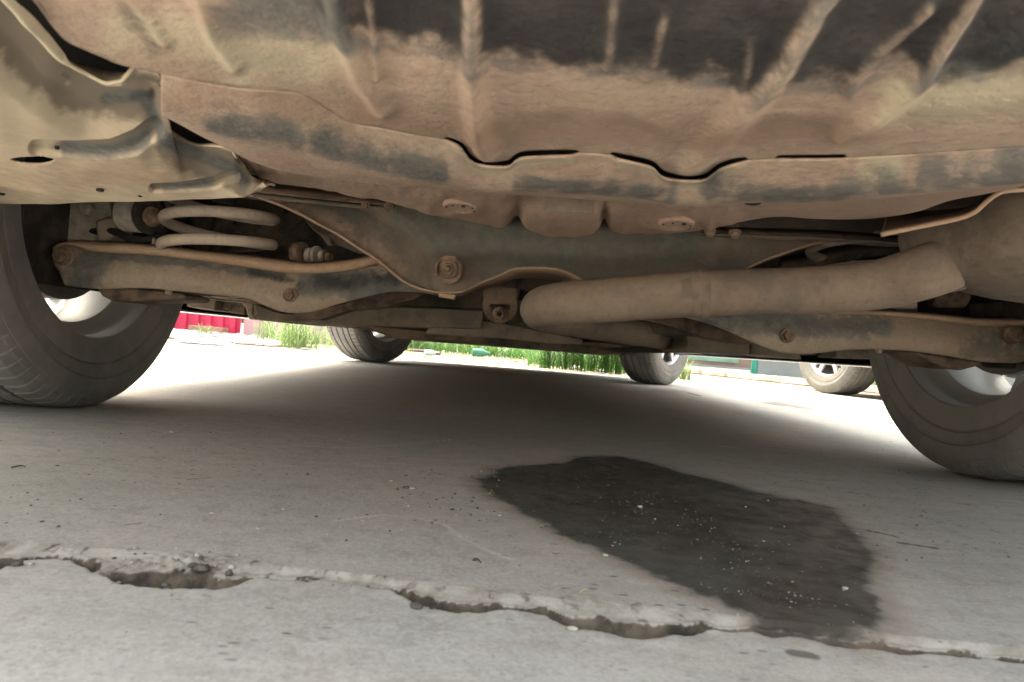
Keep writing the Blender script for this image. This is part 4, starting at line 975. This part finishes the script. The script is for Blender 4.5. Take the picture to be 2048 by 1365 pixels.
# ---- things beyond the arms: braces, tank guard, rails
prism('brace_plate', [(600,622),(640,619),(700,604),(764,587),(800,584),(852,588),(830,598),(775,614),(700,620),(640,640),(560,640)], 1.35, .05, M['brown'], car)
prism('cross_brace', [(584,628),(625,616),(690,614),(772,613),(870,617),(967,621),(962,658),(860,656),(734,652),(680,648),(626,645),(584,648)], 1.55, .05, M['plate'], car, .004)
prism('brace_strap', [(950,640),(1000,646),(1060,658),(1110,668),(1168,680),(1161,690),(1100,688),(1000,677),(900,672),(850,668),(860,652)], 1.60, .03, M['plate'], car, .004)
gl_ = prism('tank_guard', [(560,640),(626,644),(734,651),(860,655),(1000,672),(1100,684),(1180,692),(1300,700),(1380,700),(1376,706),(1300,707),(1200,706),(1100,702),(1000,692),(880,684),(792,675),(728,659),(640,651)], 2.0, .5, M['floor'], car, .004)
prism('tank_side', [(728,652),(760,654),(880,664),(1000,676),(1000,688),(880,682),(793,675)], 1.95, .04, M['brown'], car, .004)
prism('rear_jack_bracket', [(375,596),(432,600),(430,622),(402,619),(372,613)], 1.66, .10, M['plate'], car, .004)
prism('sill_frame', [(432,600),(492,606),(489,630),(458,626),(458,620),(432,617)], 1.70, .02, M['brown'], car, .003)
jb = prism('sill_tab', [(480,603),(506,607),(504,628),(514,640),(497,638),(491,616)], 1.66, .01, M['arm'], car, .002)
sp_ = prism('sill_panel', [(504,606),(520,612),(545,622),(570,628),(584,628),(584,648),(497,639),(512,628)], 1.68, .30, M['plate'], car, .003)
prism('sill_panel', [(588,629),(640,620),(700,622),(700,650),(640,650),(588,648)], 1.70, .25, M['plate'], car, .003)
bolt(V(581, 637, 1.675), (0, -1, 0), .0035, M['bolt'], sp_)
prism('sill_slot', [(593,630),(609,630),(609,634),(593,633)], 1.698, .003, M['hole'], sp_, .0005)
prism('sill_panel', [(1408,642),(1470,668),(1500,682),(1500,709),(1380,706),(1370,660)], 1.62, .30, M['plate'], car, .004)
prism('sill_panel', [(1502,684),(1556,702),(1600,706),(1604,720),(1545,712),(1502,709)], 1.66, .28, M['plate'], car, .004)
prism('brace_plate', [(1262,636),(1330,628),(1400,630),(1430,648),(1500,674),(1520,690),(1470,686),(1420,678),(1376,664),(1330,650)], 1.36, .05, M['brown'], car)
prism('heat_shield', [(1300,640),(1360,640),(1430,660),(1470,668),(1462,708),(1350,706),(1250,706),(1200,700),(1330,690)], 1.9, .08, M['dark'], car, .004)
prism('rear_jack_bracket', [(1672,700),(1762,700),(1764,720),(1742,719),(1672,717)], 1.66, .10, M['plate'], car, .004)
prism('sill_frame', [(1600,706),(1640,696),(1672,696),(1672,702),(1630,703),(1630,711),(1600,711)], 1.70, .02, M['brown'], car, .002)
prism('sill_frame', [(1628,696),(1632,696),(1632,711),(1628,711)], 1.70, .02, M['brown'], car, .0005)
prism('sill_cavity', [(1602,698),(1672,696),(1672,711),(1602,711)], 1.74, .05, M['hole'], car, .002)

# ---- exhaust
EX = [(2040,492,.86),(1975,503,.825),(1910,522,.80),(1850,544,.79),(1770,567,.82),(1700,576,.835),(1600,582,.85),(1500,584,.86),(1400,588,.87),(1300,594,.885),(1200,602,.905),(1130,607,.935),(1090,613,.99),(1078,621,1.08),(1092,631,1.20),(1140,643,1.34),(1210,656,1.48),(1275,667,1.60),(1316,674,1.72),(1322,677,1.86),(1270,673,2.02),(1190,668,2.3),(1120,672,2.8)]
pts = np.array([atY(*e) for e in EX]); S = spline(pts, 150)
rad = np.interp(np.linspace(0, 1, 150), [0, .06, .13, .20, .3, 1], [.0345, .034, .0325, .0305, .030, .030])
bm = bmesh.new(); add_tube(bm, S, list(rad), 40); pipe = frombm('exhaust_pipe', bm, M['pipe'], car, True)
i0 = int(np.argmin(np.abs(np.array([(p - CAM) @ _r / ((p - CAM) @ _f) * FPX + 1024 for p in S[:70]]) - 1402)))
tg = Vector(S[i0 + 1] - S[i0 - 1]).normalized()
cum = np.r_[0, np.cumsum(np.linalg.norm(np.diff(S, axis=0), axis=1))]; ds = cum - cum[i0]; ringw = .95 * np.exp(-((ds - .016) / .014) ** 2) + .35 * np.exp(-((ds + .012) / .010) ** 2)
bl_ = .22 * np.exp(-((ds - .09) / .05) ** 2)
for k_, w_ in (('mud', ringw), ('blue', bl_)):
    at_ = pipe.data.attributes.new(k_, 'FLOAT', 'POINT'); co_ = np.repeat(w_, 40) * np.tile(np.clip(.75 + .6 * np.sin(np.arange(40) * .55 + 1), 0, 1), 150); at_.data.foreach_set('value', co_.astype(np.float32))
lathe('weld_joint', Vector(S[i0]), tg, [(-.0085, .0300), (-.007, .0309), (-.002, .0311), (-.0012, .0318), (.0012, .0320), (.002, .0311), (.010, .0309), (.014, .0300)], M['pipe'], pipe, 40, cap=False)
# silencer: a squashed drum lying across the tail, lower left end seen
c0 = atY(2130, 480, .80)
bm = bmesh.new(); n = 48; rings = []
axd = Vector((.97, .22, 0)).normalized(); up = Vector((0, 0, 1)); fw = axd.cross(up)
for (h, k) in ((-.172, .34), (-.169, .52), (-.162, .66), (-.150, .77), (-.132, .86), (-.105, .94), (-.065, .985), (0, 1), (.30, 1), (.34, .9), (.36, .6), (.365, .2)):
    rings.append([bm.verts.new(Vector(c0) + axd * h + fw * math.cos(t) * .125 * k + up * (math.sin(t) * .080 * k)) for t in (2 * math.pi * i / n for i in range(n))])
for A, B in zip(rings[:-1], rings[1:]):
    for i in range(n): bm.faces.new((A[i], A[(i + 1) % n], B[(i + 1) % n], B[i]))
bm.faces.new(rings[0]); bm.faces.new(rings[-1])
sil = frombm('silencer', bm, M['muffler'], car, True)
lathe('neck_weld', V(1902,525,.798), (V(1960,506,.82) - V(1860,540,.79)), [(-.008, .0335), (-.006, .0352), (-.001, .0356), (.001, .0345), (.008, .0345), (.010, .0368), (.016, .0372), (.018, .035)], M['pipe'], sil, 40, cap=False)
# heat shield above it with the bright rolled edge
HS = [(1763,470),(1800,462),(1860,450),(1920,437),(1950,424),(1975,402),(2000,386),(2030,381),(2070,381),(2150,388)]
rows = [[(x + 20, y - 50 if x < 1900 else y - 30, .93) for x, y in HS], [(x + 4, y - 10, .76) for x, y in HS], [(x, y - 4, .715) for x, y in HS]]
hs = surf('silencer_heat_shield', [[(x + 12, y - 52, .90) for x, y in HS], [(x + 6, y - 26, .78) for x, y in HS], [(x, y - 3, .655) for x, y in HS]], 70, 16, 'Y', M['brown'], car, thick=.002)
tube('rolled_edge', [V(x, y, .655) for x, y in HS], .0024, M['lip'], hs, 10, 70)
# ---------------------------------------------------------------- parked neighbour
nb = empty('parked_car', (3.14, 3.2, 0), 'white parked car at right whose dusty wheel shows beyond the right rear tyre', 'car')
OX, OY = 3.09, .66
wheel(nb, OX - .80, OY + 1.178, -1, 0, tyre_m='tyre_pale', rim_m='alloy_front', detail=False)
wheel(nb, OX + .80, OY + 1.178, 1, 0, tyre_m='tyre_pale', rim_m='alloy_front', detail=False)
wheel(nb, OX - .80, OY + 3.97, -1, math.radians(11), tyre_m='tyre_pale', rim_m='alloy_front')
wheel(nb, OX + .80, OY + 3.97, 1, 0, tyre_m='tyre_pale', rim_m='alloy_front', detail=False)
car_body(nb, OY, OX, M['paint2'], hw=.91, sill=.275, bump=.38)
body_details(nb, OX, OY)
box('car_floor', (OX - .80, OY + .2, .40), (OX + .80, OY + 4.7, .42), M['dark'], nb)

# ---------------------------------------------------------------- background
def corrugated(name, a, b, h, depth, pitch, mat, label, cat, z0=0., top=.0):
    a, b = Vector(a), Vector(b); L_ = (b - a).length; d = (b - a) / L_; nrm = Vector((d.y, -d.x, 0))
    prof = []; x = 0
    while x < L_:
        for (u, w_) in ((0, 0), (pitch * .40, 0), (pitch * .5, depth), (pitch * .9, depth)): prof.append((min(x + u, L_), w_))
        x += pitch
    v = []
    for (u, w_) in prof: p = a + d * u + nrm * w_; v += [(p.x, p.y, z0), (p.x, p.y, h)]
    f = [(2 * i, 2 * i + 2, 2 * i + 3, 2 * i + 1) for i in range(len(prof) - 1)]
    o = pydata(name, v, f, mat, None, False); m = o.modifiers.new('gauge', 'SOLIDIFY'); m.thickness = .003
    return tag(o, label, cat)
M['pinksheet'] = simple('magenta_sheet_steel', (.60, .04, .105), .45, 0, .10, 1.5)
M['whitewash'] = simple('pink_white_wall_paint', (.62, .52, .50), .8, 0, .12, 5, bump=.3, col2=(.66, .36, .38))
M['rubble'] = simple('pale_rubble', (.50, .48, .45), .85, 0, .25, 8, bump=.4)
M['greyrubble'] = simple('grey_rubble', (.20, .20, .205), .85, 0, .3, 8, bump=.4)
M['brick'] = simple('pale_brick', (.42, .25, .17), .85, 0, .2, 30)
M['greenframe'] = simple('green_painted_steel', (.03, .28, .20), .5, 0, .1, 5)
M['brownpanel'] = simple('brown_gate_sheet', (.22, .155, .13), .6, 0, .15, 3, bump=.1)
M['greypanel'] = simple('grey_gate_sheet', (.25, .27, .265), .6, 0, .1, 3, bump=.1)
M['kerbstone'] = simple('kerb_concrete', (.46, .42, .36), .85, 0, .2, 12, bump=.5)
def gp(x, y): g = G(x, y); return float(g[0]), float(g[1])
gx0, gx1 = gp(150, 648), gp(482, 675)
Yw = 8.7
def Xat(px, Y): return float(atY(px, 660, Y)[0])
corrugated('steel_sheet_fence', (Xat(-500, Yw), Yw, 0), (Xat(481, Yw), Yw, 0), 1.9, .035, .155, M['pinksheet'], 'bright magenta corrugated steel sheet fence at the far left', 'fence', z0=.02)
w_ = box('boundary_wall', (Xat(484, Yw), Yw + .03, 0), (Xat(840, Yw), Yw + .25, 2.0), M['whitewash'], None, .004); tag(w_, 'faded pink and white painted wall right of the magenta fence', 'wall')
w_ = box('rear_boundary_wall', (Xat(840, 16), 16, 0), (Xat(1370, 16), 16.2, 2.2), M['whitewash'], None, .004); tag(w_, 'pale wall far behind the green grass in the middle', 'wall')
# block leaning at the foot of the fence
p = atY(415, 664, 8.45)
bk = box('concrete_block', (p[0] - .22, 8.40, 0), (p[0] + .20, 8.60, .085), M['brick'], None, .008); tag(bk, 'pale brown block lying at the foot of the magenta fence', 'block')
# gates at right
Yg = 10.6
g1 = empty('metal_gate', (Xat(1440, Yg), Yg, 0), 'brown sheet gate in a green frame behind the kerb at right', 'gate')
def P3(px, z, Y): return (Xat(px, Y), Y, z)
def vbox(name, pxa, pxb, Y, z0, z1, th, mat, parent): return box(name, (Xat(pxa, Y), Y, z0), (Xat(pxb, Y), Y + th, z1), mat, parent, .003)
vbox('gate_panel', 1200, 1508, Yg + .02, .06, 1.9, .02, M['brownpanel'], g1)
vbox('gate_post', 1510, 1520, Yg, 0, 2.0, .08, M['greenframe'], g1)
vbox('gate_post', 1190, 1199, Yg, 0, 2.0, .08, M['greenframe'], g1)
vbox('gate_rail', 1200, 1509, Yg, .05, .085, .05, M['greypanel'], g1)
vbox('gate_rail', 1200, 1509, Yg, .95, 1.0, .05, M['greenframe'], g1)
M['greenfade'] = simple('pale_green_sheet', (.20, .36, .28), .6, 0, .2, 3)
vbox('green_sheet', 1290, 1482, Yg + .003, .15, 1.9, .012, M['greenfade'], g1)
g2 = vbox('grey_sheet_wall', 1521, 2300, Yg + .02, 0, 1.95, .03, M['greypanel'], None); tag(g2, 'plain grey metal wall panel right of the green gate post', 'wall')
# kerb stones in front of the gates
kb = empty('kerb', (1.8, 9.0, 0), 'low pale broken kerb running below the gates at right', 'kerb')
A_, B_ = Vector((*gp(1372, 746), 0)), Vector((*gp(1645, 775), 0))
A_, B_ = A_ - (B_ - A_) * .9, B_ + (B_ - A_) * 1.4
n = 16
for i in range(n):
    a0, a1 = A_.lerp(B_, i / n), A_.lerp(B_, (i + .995) / n); d = (a1 - a0).normalized(); nn = Vector((-d.y, d.x, 0)); bm = bmesh.new(); hgt = .045 + .012 * random.random()
    v = [bm.verts.new(q) for q in (a0, a1, a1 + nn * .35, a0 + nn * .35)]; fc = bm.faces.new(v); r = bmesh.ops.extrude_face_region(bm, geom=[fc])
    for q in r['geom']:
        if isinstance(q, bmesh.types.BMVert): q.co.z += hgt
    bmesh.ops.subdivide_edges(bm, edges=bm.edges[:], cuts=4, use_grid_fill=True)
    for q in bm.verts: q.co += Vector((noise.noise(q.co * 9), noise.noise(q.co * 9 + Vector((7, 0, 0))), noise.noise(q.co * 8 + Vector((0, 9, 0))) * .35)) * .022
    frombm('kerb_stone', bm, M['kerbstone'], kb, True)
# raised ground behind the kerb
# rubble strip at left
bm, bg_ = bmesh.new(), bmesh.new()
for _ in range(420):
    y = random.uniform(5.3, 8.3); px = random.uniform(250, 640); x = Xat(px, y); k = 1 - sst(np.array(px), 500, 660)
    if random.random() > .25 + k: continue
    r = random.uniform(.02, .10) * (.6 + .5 * k); rock(bm if random.random() < .8 else bg_, (x, y, r * .1), r, .35)
for _ in range(120):
    y = random.uniform(5.1, 9); px = random.uniform(700, 1250); r = random.uniform(.008, .03); rock(bm, (Xat(px, y), y, r * .2), r, .5)
o = frombm('rubble', bm, M['rubble'], None, True, origin=(0, 0, 0)); tag(o, 'pale broken rubble along the foot of the far left fence', 'rubble', kind='stuff')
o = frombm('rubble', bg_, M['greyrubble'], None, True, origin=(0, 0, 0)); tag(o, 'darker grey lumps among the rubble at far left', 'rubble', kind='stuff')
p = G(405, 689); bm = bmesh.new(); rock(bm, (p[0], p[1], 0), .17, .45, 3); o = frombm('rubble_heap', bm, M['greyrubble'], None, True); tag(o, 'grey heap of spoil in front of the pale block at far left', 'heap')

# ---- grass
def grassmat(name, a, b, dry):
    s = NT(name); n = s.noise(3, 3); oi = s.n('ShaderNodeObjectInfo'); c = s.mix(s.map(n, .35, .65), a, b)
    c = s.mix(s.map(s.noise(9, 3), .58, .72, 0, .8), c, dry)
    s.out(c, .5, 0, .4)
    tr = s.n('ShaderNodeBsdfTranslucent'); s.put(tr.inputs['Color'], c); mx = s.n('ShaderNodeMixShader'); mx.inputs[0].default_value = .45
    s.t.links.new(s.b.outputs[0], mx.inputs[1]); s.t.links.new(tr.outputs[0], mx.inputs[2]); s.t.links.new(mx.outputs[0], s.t.nodes['Material Output'].inputs[0])
    return s.m
M['grass'] = grassmat('green_grass', (.045, .12, .02), (.085, .19, .04), (.20, .23, .09))
M['palegrass'] = grassmat('pale_grass', (.12, .20, .055), (.19, .27, .10), (.32, .30, .15))
def blade(V_, F_, base, h, lean, az, w, seg=5, curl=1.):
    b = len(V_); dx, dy = math.cos(az), math.sin(az)
    for i in range(seg + 1):
        t = i / seg; o_ = lean * h * (t ** 1.8) * curl; z = h * (t - .25 * lean * t * t); ww = w * (1 - t) ** .6 * .5 + .0003
        V_.append((base[0] + dx * o_ - dy * ww, base[1] + dy * o_ + dx * ww, base[2] + z)); V_.append((base[0] + dx * o_ + dy * ww, base[1] + dy * o_ - dx * ww, base[2] + z))
    for i in range(seg): F_.append((b + 2 * i, b + 2 * i + 1, b + 2 * i + 3, b + 2 * i + 2))
def clump(name, x, y, n, h, spread, mat, label, cat='grass', group=None, wv=.006, stems=0, kind=None):
    V_, F_ = [], []
    for _ in range(n):
        a = random.uniform(0, 6.283); r = spread * random.random() ** .7
        blade(V_, F_, (x + r * math.cos(a), y + r * math.sin(a), 0), h * random.uniform(.45, 1.1), random.uniform(.2, 1.1), random.uniform(0, 6.283), wv * random.uniform(.6, 1.3))
    for _ in range(stems):                                    # weed stems with leaves set up the stalk
        a = random.uniform(0, 6.283); r = spread * random.random(); bx, by_ = x + r * math.cos(a), y + r * math.sin(a); hh = h * random.uniform(.6, 1.1); ln, az = random.uniform(0, .25), random.uniform(0, 6.283)
        blade(V_, F_, (bx, by_, 0), hh, ln, az, wv * .6)
        for k in range(7):
            t = (k + 1) / 8; p = (bx + math.cos(az) * ln * hh * t ** 1.8, by_ + math.sin(az) * ln * hh * t ** 1.8, hh * t * .95)
            blade(V_, F_, p, hh * .42, random.uniform(.7, 1.6), random.uniform(0, 6.283), wv * 1.6)
    o = pydata(name, V_, F_, M[mat], None, True, origin=(x, y, 0)); return tag(o, label, cat, group, kind)
for (px, py, n, h, sp, m, lb, nm) in ((545, 686, 120, .34, .16, 'palegrass', 'pale spreading grass clump at the right end of the rubble', 'grass_clump'),
                              (598, 697, 150, .42, .15, 'palegrass', 'tall yellowish green grass clump nearest the left front tyre', 'grass_clump'),
                              (640, 680, 130, .40, .22, 'palegrass', 'bushy grass just behind the left front tyre', 'grass_clump'),
                              (410, 676, 40, .16, .07, 'palegrass', 'small grass tuft in front of the pale block', 'grass_tuft'),
                              (1368, 760, 60, .24, .05, 'palegrass', 'arching grass tuft beside the right front wheel', 'grass_tuft'),
                              (1745, 790, 0, .30, .10, 'palegrass', 'yellowish weeds seen between neighbour wheel and right rear tyre', 'weed_clump')):
    g = G(px, py)
    if nm == 'weed_clump': g = np.array([3.3, 6.5, 0]); g[0] = Xat(1744, 6.3); g[1] = 6.3; n = 260; sp = .35
    clump(nm, float(g[0]), float(g[1]), n, h, sp, m, lb)
for i, (px, yy) in enumerate(((1103, 5.25), (1135, 5.3), (1165, 5.2), (1192, 5.35), (1218, 5.25), (1242, 5.2))):
    clump('weed', Xat(px, yy), yy, 26, .30 + .04 * (i % 3), .07, 'grass', ['leftmost', 'second', 'third', 'fourth', 'fifth', 'rightmost'][i] + (' leafy weed' if i in (0, 5) else ' leafy weed from the left') + ' in the dark green row beside the right front wheel', 'weed', 'row of weeds left of the right front wheel', .007, 12)
# green verge behind
def verge(name, n, y0, y1, pa, pb, h, mat, label, wv=.008, dens=None):
    V_, F_ = [], []
    for _ in range(n):
        y = random.uniform(y0, y1); px = random.uniform(pa, pb); x = Xat(px, y)
        if noise.noise(Vector((x * 1.6, y * 1.6, 3))) < -.02: continue
        blade(V_, F_, (x, y, 0), h * random.uniform(.25, 1.1), random.uniform(.3, 1.5), random.uniform(0, 6.283), wv, 3)
    o = pydata(name, V_, F_, M[mat], None, True, origin=(0, 0, 0)); return tag(o, label, 'grass', kind='stuff')
verge('grass', 9000, 7.6, 13.0, 780, 1260, .34, 'grass', 'bright green grass behind the bare strip, seen in the middle below the car', .012)
verge('grass', 1300, 5.5, 8.6, 540, 840, .26, 'palegrass', 'pale grass in front of the painted wall behind the left front tyre', .007)
verge('grass', 1500, 5.2, 7.6, 830, 1260, .05, 'palegrass', 'thin low grass on the bare earth in the middle', .004)
verge('grass', 2500, 5.25, 7.5, 1060, 1290, .28, 'grass', 'tall green grass behind the row of weeds', .008)
# litter
M['lbottle'] = simple('green_plastic', (.05, .20, .13), .4, 0, .1, 9); M['lblue'] = simple('pale_blue_plastic', (.40, .52, .62), .35, 0, .1, 9); M['lwhite'] = simple('white_paper', (.75, .74, .70), .8, 0, .05, 9)
def litter_tube(name, px, py, Y, L_, r, m, lb, cat):
    p = atY(px, py, Y); z = r; tag(lathe(name, (p[0] - L_ / 2, Y, z), (1, .15, 0), [(0, r * .6), (.01, r), (L_ * .6, r), (L_ * .8, r * .5), (L_, r * .35)], M[m], None, 18, .002), lb, cat)
litter_tube('plastic_bottle', 962, 706, 7.3, .20, .045, 'lbottle', 'crushed green plastic bottle in the grass edge, middle', 'bottle')
litter_tube('plastic_bottle', 862, 708, 6.3, .13, .026, 'lblue', 'pale blue plastic bottle on bare earth right of the left front tyre', 'bottle')
tube('stick', [(Xat(822, 6.6), 6.6, .03), (Xat(850, 6.4), 6.4, .035), (Xat(884, 6.3), 6.3, .02)], .014, M['twig'], None, 8, 8); tag([o for o in COL.objects][-1], 'dark stick beside the pale blue bottle', 'stick')
for (px, Y, lb) in ((1035, 5.9, 'crumpled white paper scrap left of the weeds'), (1158, 5.6, 'white scrap among the weeds'), (1200, 5.5, 'small white scrap at the foot of the weeds')):
    V_, F_ = [], []; n = 7; x0 = Xat(px, Y)
    for i in range(n):
        for j in range(n): u, v = (i / 6 - .5) * .10, (j / 6 - .5) * .07; V_.append((x0 + u, Y + v, .02 + .03 * noise.noise(Vector((u * 40 + px, v * 40, 1)))))
    o = pydata('paper_scrap', V_, grid_faces(n, n), M['lwhite'], None, False); tag(o, lb, 'litter')
